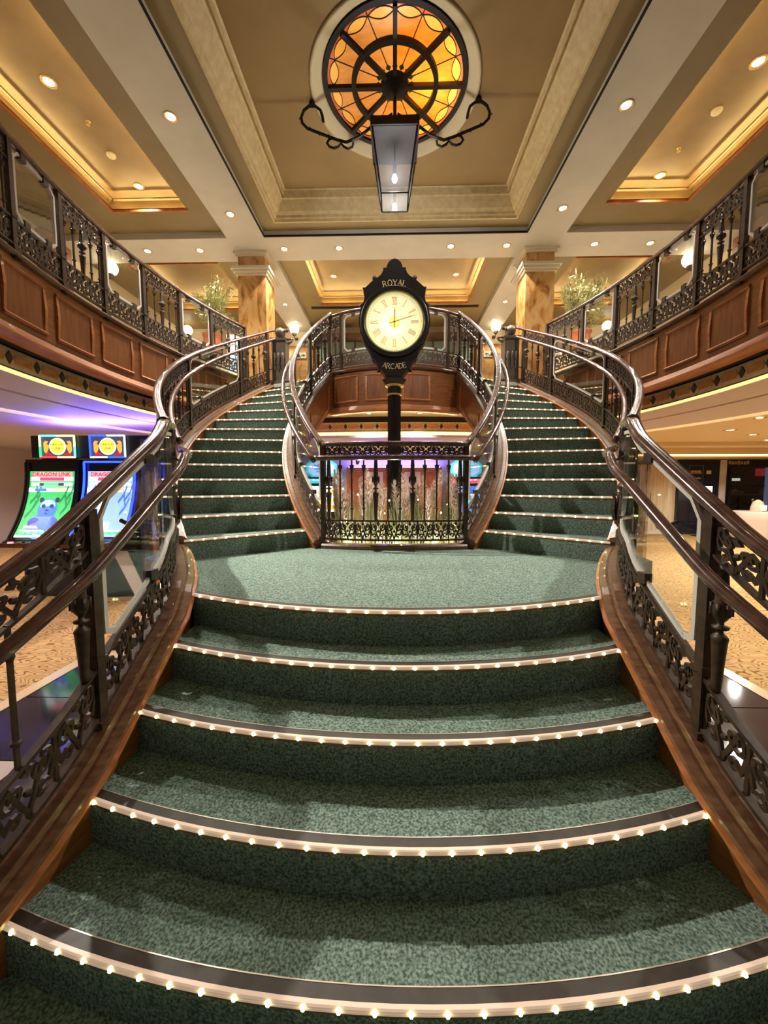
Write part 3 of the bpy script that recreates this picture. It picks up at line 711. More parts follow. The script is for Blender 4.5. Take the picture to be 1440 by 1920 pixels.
for sd, nm in ((-1, 'left'), (1, 'right')):
    q149 = P_LOW.near(lambda p: p[1] > 1.47); 
    t = thing('lower_railing', 'ornate iron and glass railing of the lower stair on the %s' % nm, 'railing', (sd * 1.2, 1.2, 0))
    railing(t, P_LOW, sd, 1, [(.0, q149, 'T SS T SS'[::-1]), (q149, P_LOW.L - .03, 'glass')], .968, (.78, .912), (.09, .29), low=(.775, .10), curb=CURB, low_ext=(0, .02), post1=False)
    m = MB(sd); q = 0; rings = []
    n = 40
    for i in range(n + 1):                                  # outer cladding down to the floor
        s = P_LOW.L * i / n; a = P_LOW.at(s, -.06, 0); rings.append([(a[0], a[1], a[2] - .05), (a[0], a[1], 0)])
    m.loft(rings, closed_ring=False, caps=False); m.build('outer_cladding', 'wood_light', t, fix=False)
    # carved newel where the lower railing meets the curved one
    x, yy, z = P_LOW.at(P_LOW.L, 0, 0)
    m = MB(sd); m.lathe([(.03, 0), (.06, .0), (.075, .03), (.05, .06), (.045, .12), (.05, .20), (.035, .22), (.062, .26), (.066, .34), (.05, .46), (.036, .50), (.055, .52), (.055, .54), (.034, .56), (.05, .64), (.058, .74), (.046, .84), (.034, .88), (.052, .90), (.056, .96), (.04, 1.0)], 14, (x - .02, yy, LAND + .06))
    nw = m.build('newel', 'iron', t, smooth=True)
    for k in range(8):
        a = 2 * pi * k / 8; m = MB(sd)
        pts_ = [(x - .02 + r * cos(a), yy + r * sin(a), LAND + h) for r, h in ((.065, .34), (.078, .42), (.072, .50), (.09, .55))]
        m.tube(pts_, [.012, .016, .010, .004], 5); m.build('leaf', 'iron', nw)
    m = MB(sd); m.tube([(x - .03 + .05 * (1 - i / 20) * cos(i * .55), yy - .05, LAND + 1.06 + .05 * (1 - i / 20) * sin(i * .55)) for i in range(20)], .016, 6); m.build('volute', 'iron', nw)
    # wooden foot block under the newel
    m = MB(sd); m.prism([(x - .16, yy - .42), (x - .02, yy - .34), (x + .03, yy - .02), (x - .03, yy + .02), (x - .14, yy - .12)], LAND, LAND + .10); m.build('foot_block', 'curb_wood', t)
    t = thing('curved_railing', 'iron and glass outer railing sweeping up the %s flight' % nm, 'railing', (sd * 2.5, 4.9, 1.6))
    A = lambda d: radians(d + 40.6) * R_RAIL
    railing(t, P_OUT, sd, 1, [(.04, A(-23), 'S T S S T S S'), (A(-23), A(-5.5), 'SSTSSTSS'), (A(-5.5), A(17), 'glass'), (A(17), P_OUT.L - .14, 'TSTST')], .95, (.76, .895), (.09, .29), low=(.775, .10), curb=CURB, unit=.16, low_ext=(0, .18), hr_ext=(0, .12), post0=False)
    # end loop of the handrails round the newel
    e = P_OUT.at(P_OUT.L, 0, .93); m = MB(sd)
    m.tube([P_OUT.at(P_OUT.L + .10, 0, .925), (e[0] - .12, e[1] + .06, e[2] - .0), (e[0] - .26, e[1] - .06, e[2] - .04), (e[0] - .30, e[1] - .16, e[2] - .07)], .026, 8); m.build('handrail_return', 'rail_wood', t, smooth=True)
    e = P_OUT.at(P_OUT.L, .1, .775); m = MB(sd)
    m.tube([P_OUT.at(P_OUT.L + .16, .1, .77), (e[0] - .14, e[1] + .0, e[2] - .02), (e[0] - .27, e[1] - .12, e[2] - .06), (e[0] - .31, e[1] - .18, e[2] - .09), (e[0] - .29, e[1] - .17, e[2] - .13), (e[0] - .22, e[1] - .12, e[2] - .13)], .02, 8); m.build('lower_return', 'rail_wood', t, smooth=True)
    t = thing('inner_railing', 'iron and glass inner railing curling up beside the clock on the %s' % nm, 'railing', (sd * 1.2, 4.9, 1.6))
    B = lambda d: radians(d + 44.5) * 2.09
    railing(t, P_IN, sd, -1, [(0, B(-25), 'glass'), (B(-25), B(-5), 'glass'), (B(-5), B(14.5), 'glass'), (B(14.5), P_IN.L, 'SSTSTS')], .95, (.76, .895), (.09, .29), low=(.775, .10), curb=CURB, unit=.16, post0=False)
    t = thing('balcony_railing', 'iron and glass railing along the curved %s balcony' % nm, 'railing', (sd * 2.9, 4.1, FLOOR2))
    C = lambda d: radians(d + 32) * BR
    cuts = [-30.2, -24.1, -18, -11.9, -6.55, -1, 5, 11.2, 17.2, 24.3]
    kinds = ['glass', 'SSTSS', 'glass', 'SSTSS', 'glass', 'SSTSS', 'glass', 'SSTSS', 'glass'][1:] + ['SSTSSS']
    kinds = ['SSTSS', 'glass', 'glass', 'glass', 'SSTSS', 'glass', 'SSTSS', 'glass', 'SSTSS']
    kinds[0] = 'SSTSS'; kinds[1] = 'glass'; kinds[2] = 'SSTSS'; kinds[3] = 'glass'
    secs = [(C(a), C(b), k) for a, b, k in zip(cuts, cuts[1:], kinds)]
    P_B2 = Path([p for p in P_BAL.p]); P_B2.L = C(24.3)
    railing(t, P_B2, sd, 1, secs, .88, (.69, .83), (.09, .28), unit=.16)
t = thing('centre_railing', 'bowed iron railing at the back of the landing under the clock', 'railing', (0, 3.55, LAND))
railing(t, P_CEN, 1, -1, [(0, P_CEN.L, 'TSSSTSSTSSST')], 1.0, (.86, .965), (.085, .265), low=(.845, .10), unit=.148, low_ext=(.02, .02))
m = MB(); m.sweep(P_CEN, 0, P_CEN.L, [(.07, .0), (.07, .03), (.055, .045), (-.05, .045), (-.05, -.3), (.055, -.3), (.055, 0)], .06, -1); m.build('curb', 'curb_wood', t)
t = thing('back_railing', 'iron and glass balcony railing behind the clock', 'railing', (0, 6.0, FLOOR2))
k = P_BACK.L
railing(t, P_BACK, 1, -1, [(0, .22, 'T'), (.22, k / 2, 'glass'), (k / 2, k - .22, 'glass'), (k - .22, k, 'T')], .90, (.70, .84), (.09, .28), unit=.16, post0=False, post1=False)
for sd, nm in ((-1, 'left'), (1, 'right')):
    e = P_OUT.at(P_OUT.L, 0, 0); nx, ny = e[0] - .12, e[1] + .02
    t = thing('newel_post', 'grey fluted newel post with ball at the top of the %s flight' % nm, 'newel post', (sd * nx, ny, FLOOR2))
    m = MB(sd); m.box(nx - .12, nx + .12, ny - .12, ny + .12, FLOOR2, FLOOR2 + .74); m.build('shaft', 'newel_grey', t)
    m = MB(sd); m.box(nx - .15, nx + .15, ny - .15, ny + .15, FLOOR2, FLOOR2 + .07); m.box(nx - .14, nx + .14, ny - .14, ny + .14, FLOOR2 + .74, FLOOR2 + .78); m.build('plinth', 'newel_grey', t)
    m = MB(sd); m.lathe([(.05, FLOOR2 + .78), (.03, FLOOR2 + .80), (.03, FLOOR2 + .82)], 12, (nx, ny, 0)); m.ball((nx, ny, FLOOR2 + .90), .09, 16, 10); m.build('ball', 'newel_grey', t, smooth=True)
    for dx in (-.07, .0, .07):
        m = MB(sd); m.lathe([(.012, .25), (.024, .30), (.014, .33), (.028, .36), (.016, .39), (.032, .46), (.02, .52), (.012, .53)], 10, (nx + dx, ny - .13, FLOOR2)); m.build('spindle', 'newel_grey', t, smooth=True)

# ------------------------------------------------------------------ clock
CLY, CLZ = 4.97, 3.452
t = thing('street_clock', 'tall black street clock lettered ROYAL ARCADE with a glowing dial', 'clock', (0, CLY, 0))
K = .000921
half = [(0, 815), (45, 800), (80, 770), (100, 730), (106, 702), (150, 700), (150, 668), (170, 628), (205, 592), (240, 572), (290, 540), (345, 490), (390, 452), (425, 453), (410, 412), (398, 340), (410, 275),
        (440, 215), (465, 120), (475, 0), (455, -130), (410, -240), (350, -330), (312, -385), (318, -410), (300, -460), (262, -475), (250, -505), (228, -540), (215, -575), (185, -600), (160, -625), (150, -648), (110, -690)]
poly = [(-x * K, CLZ + z * K) for x, z in half] + [(x * K, CLZ + z * K) for x, z in half[::-1][:-1]]
m = MB(); m.prism_y(poly, CLY + .06, CLY + .10); m.build('back_plate', 'clock_black', t)
front_poly = [(x, z) for x, z in poly]
# front plate with the dial opening
bm = bmesh.new(); vo = [bm.verts.new((x, CLY - .10, z)) for x, z in front_poly]; N = 56
vi = [bm.verts.new((.36 * cos(2 * pi * i / N), CLY - .10, CLZ + .36 * sin(2 * pi * i / N))) for i in range(N)]
ed = [bm.edges.new((vo[i], vo[(i + 1) % len(vo)])) for i in range(len(vo))] + [bm.edges.new((vi[i], vi[(i + 1) % N])) for i in range(N)]
bmesh.ops.triangle_fill(bm, edges=ed, use_beauty=True)
nv = len(bm.verts)
for i in range(len(vo)):
    a, b = vo[i], vo[(i + 1) % len(vo)]
    c = bm.verts.new((b.co.x, CLY + .07, b.co.z)); d = bm.verts.new((a.co.x, CLY + .07, a.co.z)); bm.faces.new((a, b, c, d))
bmesh.ops.remove_doubles(bm, verts=bm.verts, dist=1e-5); bmesh.ops.recalc_face_normals(bm, faces=bm.faces)
me = bpy.data.meshes.new('case'); bm.to_mesh(me); bm.free(); me.materials.append(MATS['clock_black'])
o = bpy.data.objects.new('case', me); COL.objects.link(o); o.parent = t; o.matrix_parent_inverse = Matrix.Translation(-Vector(t.location))
m = MB(); n = 56
prof = [(.352, -.10), (.352, -.13), (.365, -.155), (.380, -.16), (.392, -.155), (.404, -.162), (.416, -.15), (.422, -.12), (.422, -.10)]
m.loft([[(r * cos(2 * pi * k / n), CLY + d, CLZ + r * sin(2 * pi * k / n)) for r, d in prof] for k in range(n + 1)], closed_ring=False, caps=False)
m.build('bezel', 'clock_black', t, smooth=True)
m = MB(); m.tube([(.350 * cos(2 * pi * k / n), CLY - .128, CLZ + .350 * sin(2 * pi * k / n)) for k in range(n + 1)], .005, 6, False); m.build('dial_rim', 'scr_olive', t)
m = MB(); m.lathe([(.352, CLY - .10), (.352, CLY - .112)], 64, (0, 0, CLZ), 'y'); dial = m.build('dial', 'dial_glass', t)
def dial_bar(mb, r0, r1, ang, wd, off=0, y_=None):
    y0 = CLY - .119 if y_ is None else y_
    ca, sa = sin(ang), cos(ang); px, pz = cos(ang), -sin(ang)
    q = [(ca * r + px * o_, CLZ + sa * r + pz * o_) for r, o_ in ((r0, off - wd / 2), (r0, off + wd / 2), (r1, off + wd / 2), (r1, off - wd / 2))]
    mb.prism_y(q, y0, y0 + .004)
mb_n = {}
NUM = ['XII', 'I', 'II', 'III', 'IIII', 'V', 'VI', 'VII', 'VIII', 'IX', 'X', 'XI']
def xbar(mb, ang, o0, o1, wd):
    ca, sa = sin(ang), cos(ang); px, pz = cos(ang), -sin(ang); r0, r1 = .205, .290
    q = [(ca * r + px * o_, CLZ + sa * r + pz * o_) for r, o_ in ((r0, o0 - wd / 2), (r0, o0 + wd / 2), (r1, o1 + wd / 2), (r1, o1 - wd / 2))]
    mb.prism_y(q, CLY - .119, CLY - .115)
for i, s in enumerate(NUM):
    ang = i * pi / 6; mb = MB(); wid = {'I': .014, 'V': .03, 'X': .03}; tot = sum(wid[c] for c in s); o_ = -tot / 2
    for c in s:
        cc = o_ + wid[c] / 2
        if c == 'I': dial_bar(mb, .205, .290, ang, .0075, cc)
        elif c == 'V': xbar(mb, ang, cc + .0, cc - .011, .007); xbar(mb, ang, cc + .0, cc + .011, .003)
        else: xbar(mb, ang, cc + .011, cc - .011, .007); xbar(mb, ang, cc - .011, cc + .011, .003)
        o_ += wid[c]
    dial_bar(mb, .203, .207, ang, tot + .004); dial_bar(mb, .288, .292, ang, tot + .004)
    mb.build('numeral', 'gold_paint', dial)
mb = MB()
for i in range(60):
    a = i * pi / 30
    if i % 5 == 0: dial_bar(mb, .312, .332, a, .003)
    else: dial_bar(mb, .318, .326, a, .007)
mb.build('minute_marks', 'gold_paint', dial)
mb = MB(); mb.lathe([(.07, CLY - .116), (.07, CLY - .119)], 32, (0, 0, CLZ - .005), 'y'); mb.build('centre_rose', 'rose_pale', dial)
for nm_, ang, r1, wd in (('hour_hand', radians(2), .185, .014), ('minute_hand', radians(73), .285, .012)):
    mb = MB(); y0 = CLY - .126 - (.004 if nm_ == 'minute_hand' else 0)
    ca, sa = sin(ang), cos(ang); px, pz = cos(ang), -sin(ang)
    q = [(ca * r + px * o_, CLZ + sa * r + pz * o_) for r, o_ in ((-.06, -.006), (-.07, 0), (-.06, .006), (0, .005), (r1 * .7, wd / 2), (r1, 0), (r1 * .7, -wd / 2), (0, -.005))]
    mb.prism_y(q, y0, y0 + .004); mb.lathe([(.012, y0), (.012, y0 + .004)], 16, (0, 0, CLZ), 'y'); mb.build(nm_, 'gold', dial)
# serif capitals: strokes (x0,z0,x1,z1,weight) and arcs
GLY = {'R': ([(0, 0, 0, 1, 2), (.28, .5, .62, 0, 2)], [(.12, .75, .36, .25, 90, -90, 1)]), 'O': ([], [(.4, .5, .38, .5, 0, 360, 2)]), 'Y': ([(.35, 0, .35, .45, 2), (.35, .45, .0, 1, 2), (.35, .45, .68, 1, 1)], []),
       'A': ([(0, 0, .36, 1, 1), (.36, 1, .72, 0, 2), (.14, .36, .58, .36, 1)], []), 'L': ([(0, 0, 0, 1, 2), (0, 0, .5, 0, 1), (.5, 0, .54, .2, 1)], []), 'C': ([], [(.42, .5, .42, .5, 50, 310, 2)]),
       'D': ([(0, 0, 0, 1, 2)], [(.05, .5, .62, .5, 90, -90, 2)]), 'E': ([(0, 0, 0, 1, 2), (0, 1, .48, 1, 1), (0, .52, .38, .52, 1), (0, 0, .52, 0, 1), (.48, 1, .5, .84, 1), (.52, 0, .56, .18, 1)], [])}
WID = {'R': .64, 'O': .78, 'Y': .68, 'A': .72, 'L': .54, 'C': .76, 'D': .68, 'E': .56}
def capitals(word, size, arc_r, up, name, zc):
    """letters standing on a circle about the dial centre (up=1: over it, -1: under it)"""
    gap = .16; tot = sum(WID[c] for c in word) + gap * (len(word) - 1); cur = -tot / 2
    for c in word:
        mid = (cur + WID[c] / 2) * size; ang = mid / arc_r; mb = MB()
        def F(u, v, d, mid=mid, ang=ang, c=c):
            lx = (u - WID[c] / 2 * size); lz = v
            r = arc_r + lz if up > 0 else arc_r - lz
            px, pz = (sin(ang), cos(ang)) if up > 0 else (sin(ang), -cos(ang))
            tx, tz = (cos(ang), -sin(ang)) if up > 0 else (cos(ang), sin(ang))
            return (px * r + tx * lx, CLY - .103 + d, zc + pz * r + tz * lx)
        st, ar = GLY[c]
        for x0, z0, x1, z1, wgt in st:
            mb.ribbon(F, [(x0 * size, z0 * size), (x1 * size, z1 * size)], .0075 if wgt == 2 else .0038, .006)
            if wgt == 2 and abs(x1 - x0) < .5:
                for (x, z) in ((x0, z0), (x1, z1)): mb.ribbon(F, [((x - .12) * size, z * size), ((x + .12) * size, z * size)], .003, .006)
        for cx_, cz_, rx, rz, a0_, a1_, wgt in ar:
            n_ = 16; mb.ribbon(F, [((cx_ + rx * cos(radians(a0_ + (a1_ - a0_) * i / n_))) * size, (cz_ + rz * sin(radians(a0_ + (a1_ - a0_) * i / n_))) * size) for i in range(n_ + 1)], .006, .006)
        mb.build(name, 'gold_paint', t); cur += WID[c] + gap
capitals('ROYAL', .066, .436, 1, 'letter', CLZ); capitals('ARCADE', .062, .555, -1, 'letter', CLZ)
for x, z, r in ((.248, .560, .030), (-.248, .560, .030), (.412, .236, .026), (-.412, .236, .026), (.262, -.42, .022), (-.262, -.42, .022), (.20, -.555, .022), (-.20, -.555, .022)):
    m = MB(); m.ball((x, CLY - .02, CLZ + z), r, 10, 6); m.build('ball_ornament', 'clock_black', t, smooth=True)
m = MB(); zt = CLZ - .655
m.lathe([(.15, zt), (.15, zt - .012), (.105, zt - .075), (.105, zt - .09)], 6, (0, CLY, 0)); m.build('cup', 'clock_black', t)
for dz, r in ((-.075, .118), (-.185, .098)):
    m = MB(); m.lathe([(r - .02, zt + dz), (r, zt + dz - .004), (r, zt + dz - .014), (r - .02, zt + dz - .026)], 16, (0, CLY, 0)); m.build('gold_ring', 'gold', t)
m = MB(); m.lathe([(.082, zt - .19), (.086, zt - .09)], 16, (0, CLY, 0)); m.build('neck', 'clock_black', t)
m = MB(); n = 32; ringp = [(.083 if k % 2 == 0 else .070) for k in range(n)]
m.loft([[(ringp[k] * cos(2 * pi * k / n), CLY + ringp[k] * sin(2 * pi * k / n), z) for k in range(n)] for z in (0.0, zt - .20)]); m.build('column', 'clock_black', t)
m = MB(); m.lathe([(.20, 0), (.20, .25), (.14, .30), (.12, .80), (.10, .84), (.085, .86)], 16, (0, CLY, 0)); m.build('base', 'clock_black', t)
ld = bpy.data.lights.new('dial_lamp', 'POINT'); ld.energy = 650; ld.color = (1, .98, .84); ld.shadow_soft_size = .06
lo_ = bpy.data.objects.new('dial_lamp', ld); lo_.location = (-.04, CLY + .005, CLZ - .03); COL.objects.link(lo_)

# ------------------------------------------------------------------ stained-glass medallion
ZG = ZP + .06
t = thing('ceiling_medallion', 'round stained glass medallion with black iron spokes in the ceiling', 'stained glass', (0, GY, ZP))
m = MB(); n = 64
prof = [(RR + .012, ZP), (RR + .012, ZP - .014), (RR - .01, ZP - .018), (RR - .03, ZP - .005), (RG + .02, ZG - .01), (RG - .01, ZG + .03)]
m.loft([[(r * cos(2 * pi * k / n), GY + r * sin(2 * pi * k / n), z) for r, z in prof] for k in range(n + 1)], closed_ring=False, caps=False); m.build('plaster_ring', 'plaster_ring', t, smooth=True)
m = MB(); m.lathe([(RG + .02, ZG + .02), (RG + .02, ZG + .42), (.01, ZG + .42)], 48, (0, GY, 0), caps=False); m.build('drum', 'plaster_white', t)
def iring(name, r0, r1, z0, z1):
    m = MB(); m.loft([[(r * cos(2 * pi * k / 64), GY + r * sin(2 * pi * k / 64), z) for r, z in ((r0, z0), (r1, z0), (r1, z1), (r0, z1))] for k in range(65)], True, False); return m.build(name, 'iron_dark', t)
iring('rim', RG - .045, RG + .006, ZG - .02, ZG + .02); iring('middle_ring', .425, .475, ZG - .045, ZG)
m = MB(); m.lathe([(.02, ZG - .10), (.07, ZG - .085), (.11, ZG - .06), (.155, ZG - .03), (.155, ZG)], 24, (0, GY, 0)); m.build('hub', 'iron_dark', t)
for k in range(8):
    a = k * pi / 4; m = MB(); m.cbox((.435 * cos(a), GY + .435 * sin(a), ZG - .022), (.60, .042, .044), a); m.build('spoke', 'iron_dark', t)
def pane(name, pts_, mt, z):
    m = MB(); m.prism([(r * cos(a), GY + r * sin(a)) for r, a in pts_], z, z + .006); m.build(name, mt, t)
for k in range(16):
    a0_, a1_ = k * pi / 8 + .006, (k + 1) * pi / 8 - .006
    am = 'pane_amber' if -5 < (k if k < 8 else k - 16) < 5 else 'pane_tan'
    pane('inner_pane', [(.15, a0_), (.45, a0_)] + [(.45, a0_ + (a1_ - a0_) * i / 4) for i in range(1, 4)] + [(.45, a1_), (.15, a1_)], am, ZG + .006)
    A5 = [a0_ + (a1_ - a0_) * i / 6 for i in range(7)]
    bul = [.675 - .06 * (1 - (i / 3 - 1) ** 2) for i in range(7)]; bou = [.675 + .036 * (1 - (i / 3 - 1) ** 2) for i in range(7)]
    pane('outer_pane', [(.452, a) for a in A5] + [(b, a) for a, b in list(zip(A5, bul))[::-1]], am, ZG + .006)
    pane('petal_pane', [(b + .002, a) for a, b in zip(A5, bul)] + [(b + .001, a) for a, b in list(zip(A5, bou))[::-1]], 'pane_straw', ZG + .006)
    pane('rim_pane', [(b + .003, a) for a, b in zip(A5, bou)] + [(.765, a) for a in A5[::-1]], 'pane_rose', ZG + .006)
    m = MB(); m.cbox((.45 * cos(a0_ - .006), GY + .45 * sin(a0_ - .006), ZG + .004), (.56, .008, .006), a0_ - .006)
    f = lambda u, v, d: (u, GY + v, ZG + .003 + d)
    m.ribbon(f, [(b * cos(a), b * sin(a)) for a, b in zip(A5, bul)], .007, .006)
    m.ribbon(f, [(b * cos(a), b * sin(a)) for a, b in zip(A5, bou)], .007, .006); m.build('lead_line', 'iron_dark', t)
    a = k * pi / 8
    for r in ((.185, .68) if k % 2 == 0 else (.185,)):
        pane('diamond_pane', [(r - .035, a), (r, a + .03 / r), (r + .035, a), (r, a - .03 / r)], 'pane_green', ZG + .002)
ld = bpy.data.lights.new('medallion_lamp', 'POINT'); ld.energy = 50; ld.color = (1, .92, .74); ld.shadow_soft_size = .10
lo_ = bpy.data.objects.new('medallion_lamp', ld); lo_.location = (.42, GY + .04, ZG + .17); COL.objects.link(lo_)

# ------------------------------------------------------------------ lantern on scroll arms
t = thing('hanging_lantern', 'tapered iron and glass lantern hanging below the stained glass medallion', 'lantern', (0, GY + .08, 4.69))
LY = GY + .08
zt, zb, wt, wb = 5.32, 4.69, .245, .150
cor = [(-1, -1), (1, -1), (1, 1), (-1, 1)]
def lp(i, z, g=0): q = (z - zb) / (zt - zb); w_ = wb + (wt - wb) * q - g; return (cor[i][0] * w_, LY + cor[i][1] * w_, z)
for i in range(4):
    m = MB(); m.tube([lp(i, zb), lp(i, zt)], .010, 4); m.build('corner_bar', 'iron_dark', t)
    j = (i + 1) % 4; m = MB()
    m.add([lp(i, zb + .01, .004), lp(j, zb + .01, .004), lp(j, zt - .02, .004), lp(i, zt - .02, .004)], [(0, 1, 2, 3)]); m.build('glass_pane', 'lantern_glass', t, fix=False)
m = MB(); m.box(-wb, wb, LY - wb, LY + wb, zb - .004, zb); m.build('bottom_pane', 'lantern_glass', t)
m = MB()
for i in range(4): m.tube([lp(i, zb), lp((i + 1) % 4, zb)], .009, 4); m.tube([lp(i, zt - .01), lp((i + 1) % 4, zt - .01)], .014, 4)
m.build('frame', 'iron_dark', t)
m = MB(); m.loft([[(c[0] * w_, LY + c[1] * w_, z) for c in cor] for w_, z in ((.262, 5.30), (.262, 5.39), (.245, 5.40), (.12, 5.47), (.05, 5.50))]); m.build('hood', 'iron_dark', t)
m = MB(); m.tube([(0, LY, 5.49), (0, GY + .03, ZG - .06)], .014, 8); m.build('rod', 'iron_dark', t)
for sx in (-1, 1):
    for sy in (-1, 1):
        m = MB(); m.tube([(sx * (.03 + .09 * sin(i / 12 * pi) * (1 - i / 30)), LY + sy * .03, 5.50 + .11 * i / 12) for i in range(13)], .010, 5); m.build('crown_scroll', 'iron_dark', t)
m = MB(); m.lathe([(.012, 4.98), (.022, 5.0), (.022, 5.10), (.01, 5.12), (.008, 5.38)], 10, (0, LY, 0)); m.build('lamp_holder', 'iron', t)
m = MB(); m.lathe([(.006, 4.90), (.026, 4.92), (.030, 4.95), (.016, 4.985)], 12, (0, LY, 0)); m.build('bulb', 'bulb_white', t, smooth=True)
ld = bpy.data.lights.new('lantern_lamp', 'POINT'); ld.energy = 45; ld.color = (.95, .96, 1); ld.shadow_soft_size = .03
lo_ = bpy.data.objects.new('lantern_lamp', ld); lo_.location = (0, LY, 4.87); COL.objects.link(lo_)
for sd, nm in ((-1, 'left'), (1, 'right')):
    m = MB(sd)
    big = [(.81, 5.57), (.82, 5.63), (.84, 5.69), (.90, 5.735), (.97, 5.735), (1.03, 5.69), (1.06, 5.62), (1.05, 5.56), (.99, 5.50), (.90, 5.465), (.78, 5.42), (.66, 5.375), (.55, 5.345), (.40, 5.40), (.27, 5.50)]
    m.tube([(x, LY, z) for x, z in big], .016, 6); arm = m.build('scroll_arm', 'iron_dark', t)
    m = MB(sd); m.tube([(.70, LY, 5.395), (.745, LY, 5.38), (.77, LY, 5.34), (.74, LY, 5.30), (.69, LY, 5.285), (.64, LY, 5.30), (.61, LY, 5.335), (.58, LY, 5.30), (.53, LY, 5.275), (.48, LY, 5.295), (.47, LY, 5.34)], .013, 6); m.build('small_scroll', 'iron_dark', arm)
    m = MB(sd); m.ball((.935, LY, 5.76), .035, 10, 6); m.build('finial', 'iron_dark', arm, smooth=True)
    for x, z, a in ((.95, 5.49, 1), (.86, 5.45, -1), (.74, 5.41, 1), (1.075, 5.60, 0), (.80, 5.56, 0)):
        m = MB(sd); m.tube([(x, LY, z), (x + (.015 if a >= 0 else -.01), LY, z + .035 * (a or .4))], [.008, .002], 5); m.build('thorn', 'iron_dark', arm)

# ------------------------------------------------------------------ recessed lights
def downlight(loc, label, power, group=None, r=.055, spot=True, size=118, blend=.55, color=WARM, aim=None):
    t = thing('downlight', label, 'ceiling light', loc, group); x, yy, z = loc
    m = MB(); n = 20; prof = [(r + .018, z), (r + .018, z - .005), (r + .006, z - .009), (r, z - .002), (r * .8, z + .0)]
    m.loft([[(x + q * cos(2 * pi * k / n), yy + q * sin(2 * pi * k / n), zz) for q, zz in prof] for k in range(n + 1)], False, False); m.build('trim_ring', 'gold', t, smooth=True)
    m = MB(); m.lathe([(r * .85, z - .001), (r * .5, z - .005), (.004, z - .007)], 16, (x, yy, 0)); m.build('lens', 'lamp_warm', t, smooth=True)
    if power:
        ld = bpy.data.lights.new('downlight_lamp', 'SPOT'); ld.energy = power; ld.color = color; ld.spot_size = radians(size); ld.spot_blend = blend; ld.shadow_soft_size = .045
        o = bpy.data.objects.new('downlight_lamp', ld); o.location = (x, yy, z - .02); COL.objects.link(o)
        if aim: o.rotation_euler = (Vector(aim) - Vector(o.location)).to_track_quat('-Z', 'Y').to_euler()
    return t
ORD = ['first', 'second', 'third', 'fourth', 'fifth']
for sd, nm, gain in ((-1, 'left', 1.3), (1, 'right', .62)):
    for k, yy in enumerate((5.86, 4.36)): downlight((sd * 2.4, yy, ZB), '%s downlight in the %s ceiling beam, %s the column' % (('nearer', nm, 'close to') if k == 0 else ('bright', nm, 'farther from')), W_BEAM * gain, 'downlights in the long beams', size=92, blend=1.0)
    for k, yy in enumerate((2.86, 1.36)): downlight((sd * 2.4, yy, ZB), 'downlight in the %s ceiling beam, %s from the column' % (nm, ORD[k + 2]), (W_BEAM * 1.6 if k == 0 else 12), 'downlights in the long beams', size=44 if k == 0 else 100, blend=1.0, aim=(-sd * .25, 5.8, 2.95) if k == 0 else None)
    for k, yy in enumerate((5.74, 4.3, 2.85)): downlight((sd * 3.66, yy, ZF + .22), 'downlight in the long lit tray on the %s, %s its end' % (nm, ('close to', 'farther from', 'third from')[k]), W_TRAY * (.08, 1.15, .05)[k] * (1 if sd < 0 else .45), 'downlights in the side trays', size=50 if k == 1 else 110, blend=1.0, aim=(-sd * .1, 2.75, .9) if k == 1 else None)
    for x, w_ in ((.93, 'inner'), (1.85, 'outer')): downlight((sd * x, 6.71, ZB), '%s of the two cross beam downlights on the %s of the clock' % (w_, nm), W_CROSS, 'downlights in the cross beam')
    for x, w_ in ((3.28, 'nearer'), (4.18, 'farther')): downlight((sd * x, 6.71, ZB), 'cross beam downlight beyond the %s column, the %s one' % (nm, w_), W_CROSS * .7, 'downlights in the cross beam')
    for x, yy, w_ in ((1.24, 7.35, 'front outer'), (.42, 7.35, 'front inner'), (1.25, 8.2, 'back')): downlight((sd * x, yy, ZF + .22), '%s downlight in the tray behind the clock, %s half' % (w_, nm), W_REAR * .5, 'downlights in the tray behind the clock', .05)
    downlight((sd * 3.5, 7.5, ZF + .22), 'downlight in the tray above the %s olive tree' % nm, W_REAR * .6, None, .05)
    for k, yy in enumerate((7.6, 8.7, 9.6)): downlight((sd * 2.4, yy, ZB), '%s downlight in the %s beam behind the marble column' % (ORD[k], nm), W_REAR, 'downlights in the rear beams', .05)
    downlight((sd * .42, 6.45, 2.64), 'downlight in the soffit under the back balcony, %s of the clock post' % nm, 70, None, .045)
for k, (x, yy, w_) in enumerate(((5.4, 6.4, 'nearer'), (6.3, 7.0, 'farther'))): downlight((x, yy, 2.34), '%s of two downlights in the lower ceiling on the right' % w_, W_LOWER * 1.3, None, .07, size=150)
for k, (x, yy) in enumerate(((3.75, 3.2), (4.75, 5.2), (4.0, 1.6), (8.2, 9.2), (7.4, 7.9), (9.8, 9.0))): downlight((x, yy, 2.352 if hypot(x - BX, yy - BY) < 7.3 else 2.335), 'downlight in the lower right ceiling, ' + ('above the glass panel of the lower railing', 'farther out past the curved railing', 'nearest of all to the bottom step', 'before the cream doors', 'midway to the cream doors', 'before the glazed shop')[k], W_LOWER * (1.5 if k == 4 else .5 if k == 5 else 1), None, .05, size=150)
for k, (x, yy) in enumerate(((-3.4, 3.0), (-4.1, 1.8), (-6.0, 4.2), (-7.4, 6.0), (-6.4, 8.0))): downlight((x, yy, 2.352 if k < 3 else 2.335), 'downlight in the lower left ceiling, ' + ('before the slot machines', 'nearest to the bottom step', 'past the tan pillar', 'added behind the tan pillar', 'added behind the slot machine bank')[k], W_LOWER * (.7 if k < 2 else 1.0), None, .05, size=150, color=(1, .82, .78))  # the two farthest are added to brighten the left wall
